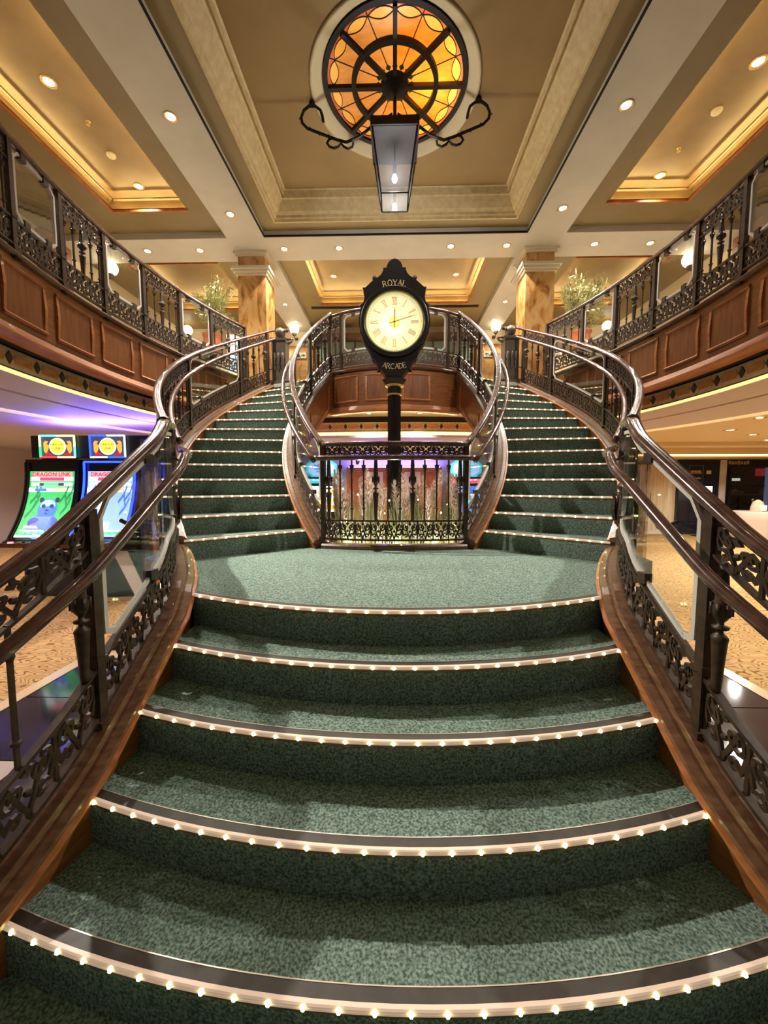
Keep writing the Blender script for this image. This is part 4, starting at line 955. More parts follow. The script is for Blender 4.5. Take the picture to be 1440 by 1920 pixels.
for k, x in enumerate((-1.3, 1.3)): downlight((x, 7.6, 2.36), 'added downlight in the lower rear ceiling behind the clock, %s one' % ('left' if x < 0 else 'right'), 170, None, .05, size=150, color=(1, .86, .90))  # pair added to brighten the rear wall
# smoke detector and sprinklers in the trays
for sd, nm in ((-1, 'left'), (1, 'right')):
    x, yy = sd * 3.66, (5.2 if sd < 0 else 4.8); z = ZF + .22
    m = MB(); m.lathe([(.055, z), (.055, z - .02), (.04, z - .035), (.015, z - .04)], 18, (x, yy, 0)); tag(m.build('smoke_detector', 'plaster_white', smooth=True), 'round white smoke detector in the %s ceiling tray' % nm, 'smoke detector')
    x, yy = sd * 3.6, (4.75 if sd < 0 else 5.3); t = thing('sprinkler_head', 'small brass sprinkler head in the %s ceiling tray' % nm, 'sprinkler', (x, yy, z))
    m = MB(); m.lathe([(.025, z), (.02, z - .008), (.008, z - .01), (.008, z - .035)], 12, (x, yy, 0)); m.build('body', 'gold', t); m = MB(); m.lathe([(.02, z - .035), (.02, z - .038)], 12, (x, yy, 0)); m.build('deflector', 'gold', t)
m = MB(); m.lathe([(.055, ZF + .22), (.055, ZF + .20), (.04, ZF + .185)], 18, (-.85, 7.4, 0)); tag(m.build('smoke_detector', 'plaster_white', smooth=True), 'round white smoke detector in the tray behind the clock', 'smoke detector')

# ------------------------------------------------------------------ globe sconces, trees, exit signs
def sconce(x, yy, z, dx, dy, label, r=.125, power=7):
    t = thing('globe_sconce', label, 'wall lamp', (x, yy, z), 'globe wall lamps')
    m = MB(); m.ball((x, yy, z), r, 20, 12); m.build('globe', 'globe', t, smooth=True)
    m = MB(); m.lathe([(.02, z - r - .06), (.05, z - r - .03), (.06, z - r + .01), (.055, z - r + .02)], 14, (x, yy, 0)); m.build('cup', 'iron', t, smooth=True)
    L = hypot(dx, dy); pts_ = [(x + dx * i / 8, yy + dy * i / 8, z - r - .05 - .07 * sin(pi * i / 8)) for i in range(9)]
    m = MB(); m.tube(pts_, .012, 6); m.build('arm', 'iron', t)
    m = MB(); m.ball((x + dx, yy + dy, z - r - .05), .045, 10, 6); m.build('wall_plate', 'iron', t)
for sd, nm in ((-1, 'left'), (1, 'right')):
    sconce(sd * 5.05, 7.0, 5.30, sd * .5, 0, 'glowing white globe lamp on the %s upper side wall, the largest of the %s globes' % (nm, nm))
    sconce(sd * 2.5, 9.85, 5.32, 0, .22, 'glowing white globe lamp on the rear pilaster between newel and inner railing on the %s' % nm, .115)
    sconce(sd * 5.2, 9.85, 5.32, 0, .22, 'glowing white globe lamp on the far wall beyond the %s olive tree' % nm, .115)
    # green running-man exit sign on the rear pilaster
    t = thing('exit_sign', 'green and white exit pictogram sign on the %s rear pilaster' % nm, 'exit sign', (sd * 2.42, 10.08, 4.75))
    m = MB(sd); m.box(2.27, 2.57, 10.07, 10.095, 4.68, 4.82); m.build('board', 'wall_pale', t)
    m = MB(sd); f = lambda u, v, d: (2.42 + u, 10.065 + d, 4.75 + v)
    for st in ([(-.12, 0), (-.03, 0)], [(-.12, 0), (-.09, .03)], [(-.12, 0), (-.09, -.03)], [(.05, .03), (.02, -.01), (.05, -.05)], [(.02, -.01), (-.01, -.05)], [(.08, .02), (.01, .02)], [(.10, -.055), (.10, .055), (.13, .055), (.13, -.055)]): m.ribbon(f, st, .026, .004)
    m.ball((2.475, 10.065, 4.795), .012, 8, 4); m.build('pictogram', 'exit_green', t)
    # olive tree in an urn on a sideboard
    tx, ty, zb_ = sd * 3.70, 7.95, 4.0
    t = thing('sideboard', 'pale stone topped sideboard under the %s olive tree' % nm, 'sideboard', (tx, ty, FLOOR2))
    m = MB(); m.box(tx - .6, tx + .6, ty - .28, ty + .28, FLOOR2, zb_ - .05); m.build('body', 'wall_cream', t)
    m = MB(); m.box(tx - .64, tx + .64, ty - .32, ty + .32, zb_ - .05, zb_); m.build('top', 'marble_white', t)
    t = thing('olive_tree', 'silvery green olive tree in a terracotta urn beside the %s marble column' % nm, 'potted tree', (tx, ty, zb_))
    m = MB(); m.lathe([(.09, zb_), (.10, zb_ + .03), (.08, zb_ + .05), (.14, zb_ + .20), (.165, zb_ + .34), (.165, zb_ + .42), (.185, zb_ + .44), (.185, zb_ + .48), (.155, zb_ + .48), (.15, zb_ + .44)], 20, (tx, ty, 0)); m.build('urn', 'terracotta', t, smooth=True)
    rnd = random.Random(11 + sd); m = MB(); lm = MB()
    for b in range(34):
        a = rnd.uniform(0, 2 * pi); rr_ = rnd.uniform(.10, .46); top = rnd.uniform(.75, 1.48) ; p0 = (tx, ty, zb_ + .46)
        p1 = (tx + rr_ * .4 * cos(a), ty + rr_ * .4 * sin(a), zb_ + .5 + (top - .5) * .5); p2 = (tx + rr_ * cos(a), ty + rr_ * sin(a) * .8, zb_ + top)
        m.tube([p0, p1, p2], [.012, .007, .003], 5)
        for k in range(110):
            q = rnd.uniform(.35, 1.05); base = Vector(p1).lerp(Vector(p2), (q - .35) / .65) + Vector((rnd.gauss(0, .045), rnd.gauss(0, .045), rnd.gauss(0, .045)))
            d = Vector((rnd.gauss(0, 1), rnd.gauss(0, 1), rnd.gauss(.5, .8))).normalized(); s_ = d.cross(Vector((rnd.random(), rnd.random(), rnd.random()))).normalized()
            L_ = rnd.uniform(.08, .13); w_ = L_ * .085
            lm.add([base, base + d * L_ * .5 + s_ * w_, base + d * L_, base + d * L_ * .5 - s_ * w_], [(0, 1, 2, 3)])
    m.build('branches', 'bark', t); lf_ = lm.build('foliage', 'leaf', t, fix=False); lf_['kind'] = 'stuff'
# bright framed display seen through the left railing, by the column
t = thing('lit_display', 'bright blue and yellow lit picture seen through the left flight railing', 'display', (-3.05, 7.6, FLOOR2))
m = MB(); m.box(-3.25, -2.85, 7.58, 7.64, FLOOR2, 4.35); m.build('frame', 'plaster_white', t)
for z0, z1, mt in ((3.45, 3.62, 'scr_yellow'), (3.62, 3.95, 'scr_pale'), (3.95, 4.3, 'scr_white')):
    m = MB(); m.box(-3.22, -2.88, 7.572, 7.58, z0, z1); m.build('picture', mt, t)

# ------------------------------------------------------------------ planter with grasses under the clock
t = thing('planter_box', 'long wooden planter box behind the bowed railing', 'planter', (0, 4.45, 0))
for q in ((-.86, .86, 3.95, 4.0), (-.86, .86, 5.2, 5.25), (-.86, -.81, 4.0, 5.2), (.81, .86, 4.0, 5.2)):
    m = MB(); m.box(*q, 0, .62); m.build('side', 'wood', t)
m = MB(); m.box(-.81, .81, 4.0, 5.2, .50, .56); m.build('soil', 'soil', t)
rnd = random.Random(5)
def blade(mb, x, yy, z, L_, lean, a, w_):
    n = 4; pv = []
    for i in range(n + 1):
        q = i / n; d = lean * q * q; px, py = x + d * cos(a), yy + d * sin(a); ww = w_ * (1 - q * .9); pv += [(px - ww * sin(a), py + ww * cos(a), z + L_ * q), (px + ww * sin(a), py - ww * cos(a), z + L_ * q)]
    mb.add(pv, [(2 * i, 2 * i + 1, 2 * i + 3, 2 * i + 2) for i in range(n)])
def clear_of_post(x, yy): return hypot(x, yy - CLY) > .16
CLUMPS = [(-.55, 4.3), (-.25, 4.2), (.08, 4.25), (.38, 4.22), (.66, 4.32), (-.7, 4.7), (.72, 4.75), (-.3, 4.72), (.32, 4.75)]
LBL = ['left end of the front row', 'second from the left in the front row', 'middle of the front row', 'second from the right in the front row', 'right end of the front row', 'back row, far left', 'back row, far right', 'back row, left of the clock post', 'back row, right of the clock post']
for (cx_, cy_), lb in zip(CLUMPS, LBL):
    t = thing('pampas_grass', 'green pampas grass clump with pale plumes, %s' % lb, 'ornamental grass', (cx_, cy_, .56), 'pampas grasses under the clock')
    g = MB()
    for i in range(260):
        a = rnd.uniform(0, 2 * pi); r = abs(rnd.gauss(0, .09)); blade(g, cx_ + r * cos(a), cy_ + r * sin(a), .55, rnd.uniform(.35, .85), rnd.uniform(.0, .22), a, .006)
    o = g.build('blades', 'grass_green', t, fix=False); o['kind'] = 'stuff'
    for i in range(5):
        a = rnd.uniform(0, 2 * pi); L_ = rnd.uniform(.8, 1.08); lean = rnd.uniform(.02, .16); p = MB()
        top = (cx_ + lean * cos(a), cy_ + lean * sin(a), .56 + L_)
        p.tube([(cx_, cy_, .56), (cx_ + lean * .4 * cos(a), cy_ + lean * .4 * sin(a), .56 + L_ * .5), (top[0], top[1], top[2] - .1)], .003, 4)
        for k in range(150):
            q = rnd.random(); c_ = Vector((cx_ + lean * (1 - .5 * q) * cos(a), cy_ + lean * (1 - .5 * q) * sin(a), top[2] - q * .38)); wv_ = .06 * (q * (1 - q) * 4) ** .6 + .008
            d = Vector((rnd.gauss(0, 1), rnd.gauss(0, 1), 0)).normalized(); e2 = c_ + d * wv_ + Vector((0, 0, .05)); sdv = Vector((-d.y, d.x, 0)) * .008
            p.add([c_ - sdv, c_ + sdv, e2], [(0, 1, 2)])
        p.build('plume', 'plume', t, fix=False)

t = thing('string_lights', 'small warm fairy lights threaded through the pampas grass', 'string lights', (0, 4.2, .56))
bp = [(rnd.uniform(-.75, .75), rnd.uniform(4.05, 4.6), rnd.uniform(.85, 1.45)) for i in range(26)]; bp.sort()
m = MB(); m.tube([(-.78, 4.3, .57)] + bp, .0015, 3); m.build('wire', 'black', t)
b_ = MB(); b_.ball((0, 0, 0), .009, 6, 4); bme = proto(b_, 'bulb', 'lamp_warm')
for p in bp: pinst(bme, 'bulb', p, 0, t)
for x in (-.45, .0, .45):  # added fill lamps, out of sight low in the planter, brighten the plumes
    ld = bpy.data.lights.new('planter_fill', 'POINT'); ld.energy = 16; ld.color = (1, .88, .80); ld.shadow_soft_size = .03
    o = bpy.data.objects.new('planter_fill', ld); o.location = (x, 4.02, .80); COL.objects.link(o)
# ------------------------------------------------------------------ slot machines
def curve_pt(q):                          # screen profile: q=0 bottom (towards the viewer) .. 1 top
    return -.30 * (1 - q) ** 2.2, .80 + .96 * q
def slot_machine(x0, x1, Y, label, art, frame):
    W = x1 - x0; cx_ = (x0 + x1) / 2; t = thing('slot_machine', label, 'slot machine', (cx_, Y, 0), 'slot machines under the left balcony')
    prof = [(.25, 0), (.25, 1.80), (.02, 1.80)] + [(curve_pt(1 - i / 12)[0] + .02, curve_pt(1 - i / 12)[1]) for i in range(13)] + [(-.36, .76), (-.36, .70), (-.10, .66), (-.10, 0)]
    m = MB(); n = len(prof)
    m.add([(x0 + .012, Y + a, b) for a, b in prof] + [(x1 - .012, Y + a, b) for a, b in prof], [tuple(range(n)), tuple(range(n, 2 * n))[::-1]] + [(i, n + i, n + (i + 1) % n, (i + 1) % n) for i in range(n)]); m.build('cabinet', 'black_gloss', t)
    def S(u, q, lift=.004):
        a, b = curve_pt(q); return (cx_ + u * (W - .16) / 2, Y + a + .012 - lift, b)
    def patch(mb, u0, u1, q0, q1, lift, n=6):
        rows = [[S(u0, q0 + (q1 - q0) * i / n, lift), S(u1, q0 + (q1 - q0) * i / n, lift)] for i in range(n + 1)]; mb.loft(rows, False, False)
    def blob(mb, u, q, ru, rq, lift, n=18): mb.add([S(u + ru * cos(2 * pi * k / n), q + rq * sin(2 * pi * k / n), lift) for k in range(n)], [tuple(range(n))])
    m = MB(); patch(m, -1, 1, .02, .88, .004, 10); scr = m.build('screen', art['bg'], t, fix=False)
    def layer(name, mt, fn):
        m = MB(); fn(m); m.build(name, mt, scr, fix=False)
    [layer('bamboo_stem', art['leaf'], lambda m, u=u, q=q, du=du: m.ribbon(lambda a, b, d: S(a, b, .006 + d * .2), [(u, q), (u + du, q + .10), (u + du * 1.6, q + .22)], .05, .002)) for u, q, du in ((-.9, .26, .2), (-.7, .36, .15), (-.85, .45, .25), (.6, .30, .2), (.8, .4, -.1), (.7, .48, .2), (.45, .46, .2), (-.5, .48, -.1))]
    layer('header', 'scr_pink', lambda m: patch(m, -.86, .9, .805, .865, .006))
    layer('jackpot_row', 'scr_white', lambda m: (patch(m, -.95, .95, .745, .80, .006), patch(m, -.92, .92, .675, .725, .006), patch(m, -1, .98, .60, .655, .006)))
    layer('red_meter', 'scr_rose', lambda m: patch(m, -.55, .55, .75, .797, .008)); layer('green_meter', 'scr_teal', lambda m: patch(m, -.35, .3, .68, .72, .009)); layer('dark_meter', 'scr_slate', lambda m: patch(m, -.55, .55, .68, .72, .008))
    layer('blue_meter', 'scr_blue', lambda m: patch(m, -.72, -.2, .607, .648, .008)); layer('sand_meter', 'scr_sand', lambda m: patch(m, .2, .68, .607, .648, .008))
    if art['panda']:
        layer('panda_body', 'scr_blue', lambda m: (blob(m, -.02, .16, .62, .17, .008), blob(m, 0, .37, .42, .135, .010)))
        layer('panda_face', 'scr_pale', lambda m: (blob(m, 0, .41, .34, .085, .012), blob(m, -.02, .13, .4, .10, .010)))
        [layer(n_, 'scr_dark', lambda m, a=a: blob(m, *a)) for n_, a in (('panda_ear', (-.33, .49, .10, .035, .009)), ('panda_ear', (.36, .49, .10, .035, .009)), ('panda_eye', (-.16, .41, .085, .025, .022)), ('panda_eye', (.19, .41, .075, .025, .022)), ('panda_nose', (.02, .355, .07, .012, .022)), ('panda_mouth', (.02, .315, .08, .007, .022)))]
        layer('panda_paw', 'scr_ind', lambda m: blob(m, -.42, .20, .24, .06, .012)); layer('panda_paw', 'scr_ind', lambda m: blob(m, .38, .19, .26, .07, .012))
    else:
        layer('ornament', 'scr_pale', lambda m: (blob(m, .1, .36, .5, .13, .008), blob(m, -.3, .25, .3, .1, .009)))
        layer('ornament', 'scr_white', lambda m: (blob(m, -.2, .42, .2, .1, .010), patch(m, -.5, .3, .1, .2, .010)))
        layer('ornament', 'scr_pink', lambda m: blob(m, -.15, .28, .1, .05, .012))
    layer('meter_row', 'scr_white', lambda m: (patch(m, -.85, .85, .085, .105, .014), patch(m, -.95, .2, .012, .04, .014)))
    layer('bet_row', 'scr_teal', lambda m: [patch(m, -.8 + k * .28, -.56 + k * .28, .05, .08, .014) for k in range(6)]); layer('win_banner', 'scr_pink', lambda m: patch(m, -.75, -.1, .12, .155, .014))
    m = MB(); text_mb(m, art['title'], .075, lambda a, b, c: (cx_ + a, Y + curve_pt(.835 + b / .96)[0] - .004, curve_pt(.835 + b / .96)[1]), .001, .0015); m.build('title', 'scr_red', scr)
    for sx in (-1, 1):
        m = MB(); m.tube([(cx_ + sx * (W / 2 - .045), Y + curve_pt(i / 12)[0] - .012, curve_pt(i / 12)[1]) for i in range(13)], .014, 6); m.build('edge_light' if frame == 'tube_blue' else 'edge_rail', frame, t)
    if frame == 'tube_blue': m = MB(); m.tube([(cx_ - W / 2 + .045, Y - .012, 1.765), (cx_ + W / 2 - .045, Y - .012, 1.765)], .014, 6); m.build('edge_light', frame, t)
    m = MB(); m.box(x0 + .02, x1 - .02, Y - .42, Y - .12, .70, .75); m.build('button_deck', 'wood_dark', t)
    for k in range(5):
        m = MB(); m.lathe([(.03, .75), (.03, .762), (.02, .766)], 12, (cx_ - .24 + k * .11, Y - .38, 0)); m.build('button', 'scr_pink' if k == 0 else 'steel', t)
    m = MB(); m.box(x0 + .05, x1 - .05, Y - .125, Y - .10, .06, .60); m.build('belly_door', 'navy', t)
    return t
MY = 4.95
slot_machine(-4.87, -4.11, MY, 'slot machine with a panda on a green bamboo screen, left of the pair', dict(bg='scr_green', leaf='scr_dgreen', panda=True, title='DRAGON LINK'), 'black_gloss')
slot_machine(-4.09, -3.33, MY, 'slot machine with blue light tubes round its screen, right of the pair', dict(bg='scr_pale', leaf='scr_blue', panda=False, title='DRAGON LINK'), 'tube_blue')
t = thing('machine_bank', 'dark cabinet bank behind the slot machines with a pale slanted foot', 'cabinet', (-4.0, 5.5, 0))
m = MB(); m.box(-4.86, -3.22, MY + .26, MY + .75, 0, 2.08); m.build('body', 'black_gloss', t)
m = MB(); m.box(-3.24, -3.20, MY - .15, MY + .75, .02, 2.05); m.build('side_panel', 'navy', t)
m = MB(); m.box(-4.86, -3.2, MY + .12, MY + .28, 1.83, 2.12); m.build('sign_box', 'black', t)
m = MB(); m.prism_y([(-3.62, .62), (-3.42, .62), (-3.18, .02), (-3.34, .02)], MY - .165, MY - .15); m.build('slanted_foot', 'soffit_white', t)
m = MB(); m.box(-4.80, -3.26, MY + .30, MY + .70, 2.085, 2.095); tag(m.build('fill_light', 'fill_purple'), 'unseen purple fill light added on top of the slot machine bank', 'fill_light')  # added glowing sheet, unseen from below, washes the soffit purple
def topper(cx_, label, colours):
    Y = MY + .10; w_, h_, zc = .235, .142, 1.975
    t = thing('topper_sign', label, 'illuminated sign', (cx_, Y, zc), 'lit signs over the slot machines')
    m = MB(); m.box(cx_ - w_, cx_ + w_, Y, Y + .02, zc - h_, zc + h_); bd = m.build('board', 'scr_slate', t)
    segs = [((-w_, -h_), (-w_, 0)), ((-w_, 0), (-w_, h_)), ((-w_, h_), (0, h_)), ((0, h_), (w_, h_)), ((w_, h_), (w_, 0)), ((w_, 0), (w_, -h_)), ((w_, -h_), (0, -h_)), ((0, -h_), (-w_, -h_))]
    for (a, b), mt in zip(segs, colours):
        m = MB(); m.tube([(cx_ + a[0], Y - .008, zc + a[1]), (cx_ + b[0], Y - .008, zc + b[1])], .012, 6); m.build('light_tube', mt, t)
    m = MB(); m.lathe([(.112, Y - .001), (.112, Y - .006)], 28, (cx_, 0, zc), 'y'); m.build('medal_ring', 'scr_cream', bd)
    m = MB(); m.lathe([(.094, Y - .006), (.094, Y - .008)], 28, (cx_, 0, zc), 'y'); m.build('medal', 'scr_yellow', bd)
    for k, (s, dz, sz) in enumerate((('DRAGON', .024, .040), ('LINK', -.028, .048))):
        m = MB(); text_mb(m, s, sz, lambda a, b, c: (cx_ + a, Y - .009 - c, zc + dz + b), .001, .001); m.build('lettering', 'scr_olive', bd)
    for sx in (-1, 1):
        m = MB(); m.prism_y([(cx_ + sx * a, zc + b) for a, b in ((.115, .02), (.15, .03), (.125, .07), (.17, .075), (.19, .05), (.19, -.06), (.16, -.10), (.13, -.04))][::sx], Y - .004, Y - .001); m.build('dragon', 'scr_gold', bd)
        m = MB(); m.prism_y([(cx_ + sx * a, zc + b) for a, b in ((.06, -.12), (.19, -.12), (.14, -.07))][::-sx], Y - .006, Y - .003); m.build('flame', 'scr_red', bd)
topper(-4.48, 'lit sign with rainbow coloured edge and yellow medal above the panda machine', ['rgb_green', 'rgb_yel', 'rgb_cyan', 'rgb_yel', 'rgb_yel', 'rgb_cyan', 'rgb_yel', 'rgb_red'])
topper(-3.80, 'lit sign with blue and white edge and yellow medal above the blue machine', ['tube_blue', 'tube_blue', 'tube_blue', 'scr_white', 'scr_white', 'scr_white', 'tube_blue', 'scr_white'])
# two machines at the back, seen through the centre
def rear_machine(cx_, Y, label, bar, scr, ink):
    t = thing('slot_machine', label, 'slot machine', (cx_, Y, 0), 'slot machines at the back')
    m = MB(); m.box(cx_ - .36, cx_ + .36, Y, Y + .5, 0, 1.62); m.build('cabinet', 'black_gloss', t)
    hx = [(-.34, .10), (-.20, .20), (.20, .20), (.34, .10), (.34, -.08), (.20, -.19), (-.20, -.19), (-.34, -.08)]
    m = MB(); m.prism_y([(cx_ + a, 1.80 + b) for a, b in hx[::-1]], Y + .02, Y + .10); sg = m.build('topper', 'scr_cyan', t)
    m = MB(); m.prism_y([(cx_ + a * .85, 1.80 + b * .8) for a, b in hx[::-1]], Y + .01, Y + .02); m.build('topper_face', 'scr_pale', sg)
    for dz, wd in ((.07, .34), (.0, .3), (-.06, .24)):
        m = MB(); m.prism_y([(cx_ - wd / 2, 1.80 + dz - .018), (cx_ + wd / 2, 1.80 + dz - .012), (cx_ + wd / 2 - .03, 1.80 + dz + .016), (cx_ - wd / 2 + .02, 1.80 + dz + .02)], Y + .004, Y + .01); m.build('topper_stripe', ink, sg)
    m = MB(); m.box(cx_ - .36, cx_ + .36, Y - .03, Y, 1.48, 1.58); m.build('light_bar', bar, t)
    m = MB(); m.box(cx_ - .32, cx_ + .32, Y - .012, Y, .85, 1.42); sc_ = m.build('screen', scr, t)
    for k in range(6):
        m = MB(); m.lathe([(.07, Y - .013), (.06, Y - .018)], 14, (cx_ - .2 + (k % 3) * .2, 0, 1.28 - (k // 3) * .2), 'y'); m.build('symbol', 'scr_yellow' if scr == 'scr_white' else 'scr_cyan', sc_)
    m = MB(); m.box(cx_ - .30, cx_ + .30, Y - .018, Y - .012, .90, 1.0); m.build('meter', 'scr_gold' if scr == 'scr_white' else 'scr_blue', sc_)
rear_machine(-1.62, 8.5, 'rear slot machine with white hexagon sign and turquoise light bar', 'scr_cyan', 'scr_white', 'scr_blue')
rear_machine(1.58, 8.5, 'rear slot machine with white hexagon sign and red light bar', 'scr_rose', 'scr_blue', 'scr_cyan')
t = thing('display_wall', 'warm wooden shelving wall behind the pampas grass', 'shelving', (0, 9.4, 0))
m = MB(); m.box(-1.15, 1.15, 9.3, 9.5, 0, 1.86); m.build('back', 'wood_light', t)
for k in range(5):
    m = MB(); m.box(-1.1 + k * .45, -.72 + k * .45, 9.28, 9.3, .9, 1.75); m.build('panel', 'wall_cream' if k % 2 else 'lip_wood', t)
m = MB(); m.box(-3.6, 3.6, 9.55, 9.65, 0, 2.2); struct(m.build('wall_back', 'soffit_white'))
m = MB(); m.box(-1.1, 1.1, 9.33, 9.47, 1.865, 1.875); tag(m.build('fill_light', 'fill_purple'), 'unseen purple fill light added on top of the shelving wall behind the grasses', 'fill_light')  # added out of sight to turn the rear wall lavender
m = MB(); m.box(-5.56, -5.40, 4.85, 5.0, 0, 2.34); tag(m.build('tan_pillar', 'marble_cream'), 'slim tan pillar beside the panda slot machine', 'pillar')

# ------------------------------------------------------------------ right background: doors, sign panel, shop front, table
WY = 11.4
m = MB(); m.box(5.0, 8.18, WY, WY + .1, 0, 2.34); struct(m.build('wall_back', 'wall_pale'))
for k, (x0, x1) in enumerate(((6.55, 7.30), (7.32, 8.05))):
    m = MB(); m.box(x0, x1, WY - .05, WY, .01, 2.02); d = struct(m.build('door_%d' % (k + 1), 'door_cream'), 'tall cream door leaf, %s of the pair' % ('left' if k == 0 else 'right'), 'door')
    m = MB(); hx = x1 - .1 if k == 0 else x0 + .1; m.tube([(hx, WY - .09, .92), (hx, WY - .09, 1.20)], .012, 6); m.build('door_handle', 'steel', d)
m = MB(); m.box(6.5, 8.1, WY - .03, WY, 2.02, 2.08); m.box(7.302, 7.318, WY - .06, WY, 0, 2.02); struct(m.build('trim_17', 'mosaic_dark'))
m = MB(); m.box(6.45, 9.2, WY - .06, WY + .0, 0, .10); struct(m.build('baseboard_back', 'soffit_white'))
t = thing('sign_panel', 'tall navy panel with a framed notice between the doors and the shop', 'sign', (8.75, WY, 0))
m = MB(); m.box(8.18, 9.30, WY - .12, WY, 0, 2.14); m.build('panel', 'navy', t)
m = MB()
for q in ((8.43, 8.84, 1.97, 1.98), (8.43, 8.84, 1.50, 1.51), (8.43, 8.44, 1.5, 1.98), (8.83, 8.84, 1.5, 1.98)): m.box(q[0], q[1], WY - .13, WY - .12, q[2], q[3])
m.build('notice_frame', 'steel', t)
for z, wd in ((1.82, .30), (1.77, .34), (1.62, .32)):      # unreadable gold lines of the notice
    m = MB(); [m.box(8.635 - wd / 2 + k * wd / 7, 8.635 - wd / 2 + (k + .8) * wd / 7, WY - .128, WY - .12, z - .018, z + .018 + .008 * (k % 2)) for k in range(7)]; m.build('lettering', 'gold', t)
m = MB(); m.box(8.93, 9.06, WY - .13, WY - .12, 1.74, 1.84); m.build('small_plate', 'marble_cream', t)
t = thing('menu_stand', 'white lit board on a black easel in front of the navy panel', 'easel', (8.85, WY - .5, 0))
m = MB(); m.box(8.42, 8.78, WY - .55, WY - .53, 1.0, 1.40); m.build('board', 'board_white', t)
m = MB(); m.tube([(8.60, WY - .50, 0), (8.60, WY - .50, 1.42)], .02, 6); m.cbox((8.6, WY - .5, .01), (.4, .3, .02)); m.build('stand', 'black', t)
m = MB(); m.box(9.30, 9.48, WY - .14, WY, 0, 2.14); struct(m.build('trim_18', 'marble_white'))
t = thing('glazed_shop', 'dark glazed shop front with a gold sign over its door', 'shop front', (10.8, WY, 0))
m = MB(); m.box(9.48, 12.2, WY - .10, WY, 1.94, 2.15); m.build('fascia', 'black', t)
m = MB(); [m.box(9.55 + k * .085, 9.61 + k * .085, WY - .108, WY - .10, 2.02 - .01 * (k % 2), 2.10 + .02 * (k % 3 == 0)) for k in range(7)]; m.build('lettering', 'gold', t)
for x in (9.50, 9.62, 10.72, 11.9):
    m = MB(); m.box(x, x + .07, WY - .08, WY, 0, 1.94); m.build('mullion', 'black', t)
m = MB(); m.box(9.57, 11.9, WY - .05, WY - .03, .05, 1.94); m.build('pane', 'glass_shop', t)
m = MB(); m.box(9.57, 11.9, WY - .08, WY - .02, 1.38, 1.43); m.build('transom', 'black', t)
m = MB(); m.box(10.62, 10.74, WY - .10, WY - .07, .02, 1.93); m.build('door_edge', 'scr_slate', t)
m = MB(); m.box(9.3, 13, WY + 2.4, WY + 2.5, 0, 2.34); struct(m.build('wall_back', 'navy'))
for x, z, w_, h_, mt, lb in ((10.3, 1.55, .22, .08, 'board_white', 'white lit'), (11.0, 1.70, .25, .22, 'scr_red', 'red'), (10.0, 1.42, .16, .05, 'scr_pink', 'small pink lit')):
    t = thing('shop_sign', '%s sign hanging inside the dark shop front' % lb, 'sign', (x, WY + .6, z)); m = MB(); m.box(x, x + w_, WY + .6, WY + .65, z, z + h_); m.build('board', mt, t)
    m = MB(); m.box(x + w_ / 2 - .01, x + w_ / 2 + .01, WY + .61, WY + .63, z + h_, 2.34); m.build('hanger', 'black', t)
t = thing('display_shelf', 'shelf of small pale goods inside the dark shop', 'shelf', (10.6, WY + .6, 0))
m = MB(); m.box(9.7, 11.8, WY + .4, WY + .7, 1.12, 1.15); m.build('shelf_board', 'marble_white', t); m = MB(); m.box(9.7, 11.8, WY + .4, WY + .7, 0, 1.12); m.build('body', 'black', t)
for k, (x, r) in enumerate(((9.95, .05), (10.3, .09), (10.5, .06), (11.1, .07), (11.4, .05))):
    m = MB(); m.lathe([(r * .7, 1.15), (r, 1.15 + r * .6), (r * .6, 1.15 + r * 1.5), (.01, 1.15 + r * 1.7)], 12, (x, WY + .5, 0)); m.build('goods', 'marble_cream' if k % 2 else 'linen', t)
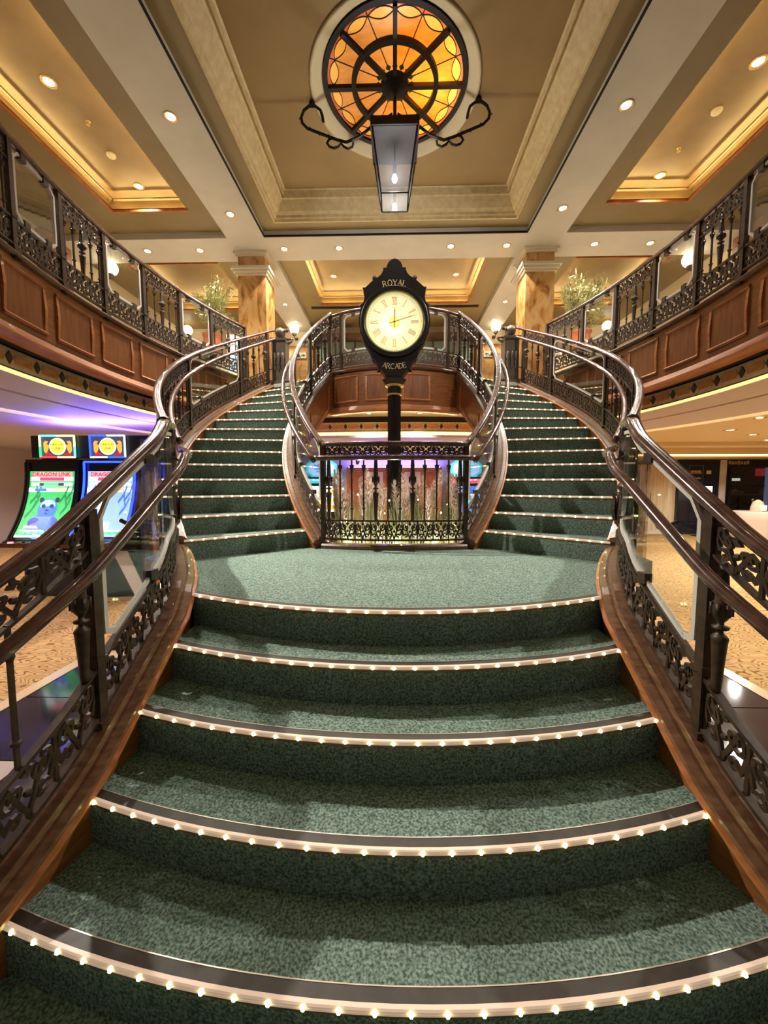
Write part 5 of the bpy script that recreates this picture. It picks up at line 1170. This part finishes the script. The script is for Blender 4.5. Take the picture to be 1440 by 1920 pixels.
for k, (xa, xb) in enumerate(((9.75, 10.5), (10.5, 11.6))):
    t = thing('rope_barrier', 'swagged rope barrier before the shop front, %s span' % ('left' if k == 0 else 'right'), 'barrier', ((xa + xb) / 2, WY - .7, 0))
    for x in ((xa,) if k == 0 else (xa, xb)):
        m = MB(); m.lathe([(.14, 0), (.14, .02), (.02, .04), (.02, 1.0), (.035, 1.02), (.03, 1.06)], 12, (x, WY - .7, 0)); m.build('post', 'steel', t)
    for h in (.98, .78):
        m = MB(); m.tube([(xa + (xb - xa) * i / 12, WY - .7, h - .22 * sin(pi * i / 12)) for i in range(13)], .018, 6); m.build('rope', 'marble_cream' if k else 'steel', t)
t = thing('dining_table', 'small round table under a pale linen cloth in the right distance', 'table', (9.3, 10.1, 0))
m = MB(); n = 32; m.loft([[( 9.3 + r * (1 + (.05 * sin(6 * a) if z < .6 else 0)) * cos(a), 10.1 + r * (1 + (.05 * sin(6 * a) if z < .6 else 0)) * sin(a), z) for a in [2 * pi * k / n for k in range(n)]] for r, z in ((.02, .76), (.46, .76), (.48, .74), (.47, .55), (.50, .08))], True, False); m.build('tablecloth', 'linen', t, smooth=True)
t = thing('folded_napkin', 'white napkin with a printed card standing on the linen table', 'napkin', (9.25, 10.0, .762))
m = MB(); m.loft([[(9.25 + r * cos(a), 10.0 + r * .8 * sin(a), .762 + z) for a in [2 * pi * k / 12 for k in range(12)]] for r, z in ((.16, 0), (.15, .12), (.11, .24), (.03, .30))]); m.build('cloth', 'linen', t)
m = MB(); m.box(9.22, 9.34, 9.85, 9.855, .80, .93); m.build('card', 'board_white', t)
# stepped, lit ceiling edges over the right carpet
for k, (y0, z0, z1) in enumerate(((8.2, 2.26, 2.34), (9.6, 2.22, 2.34))):
    m = MB(); m.box(5.4, 14, y0, y0 + .5, z0, z1); struct(m.build('trim_%d' % (19 + k), 'lower_cream'))
m = MB(); m.box(5.0, 14, 10.3, 10.33, 2.20, 2.30); tag(m.build('cove_light', 'cove_cream'), 'long cream cove light across the lower right ceiling', 'light strip')
m = MB(); m.box(5.0, 14, 10.33, 11.5, 2.16, 2.34); struct(m.build('ceiling', 'lower_cream'))
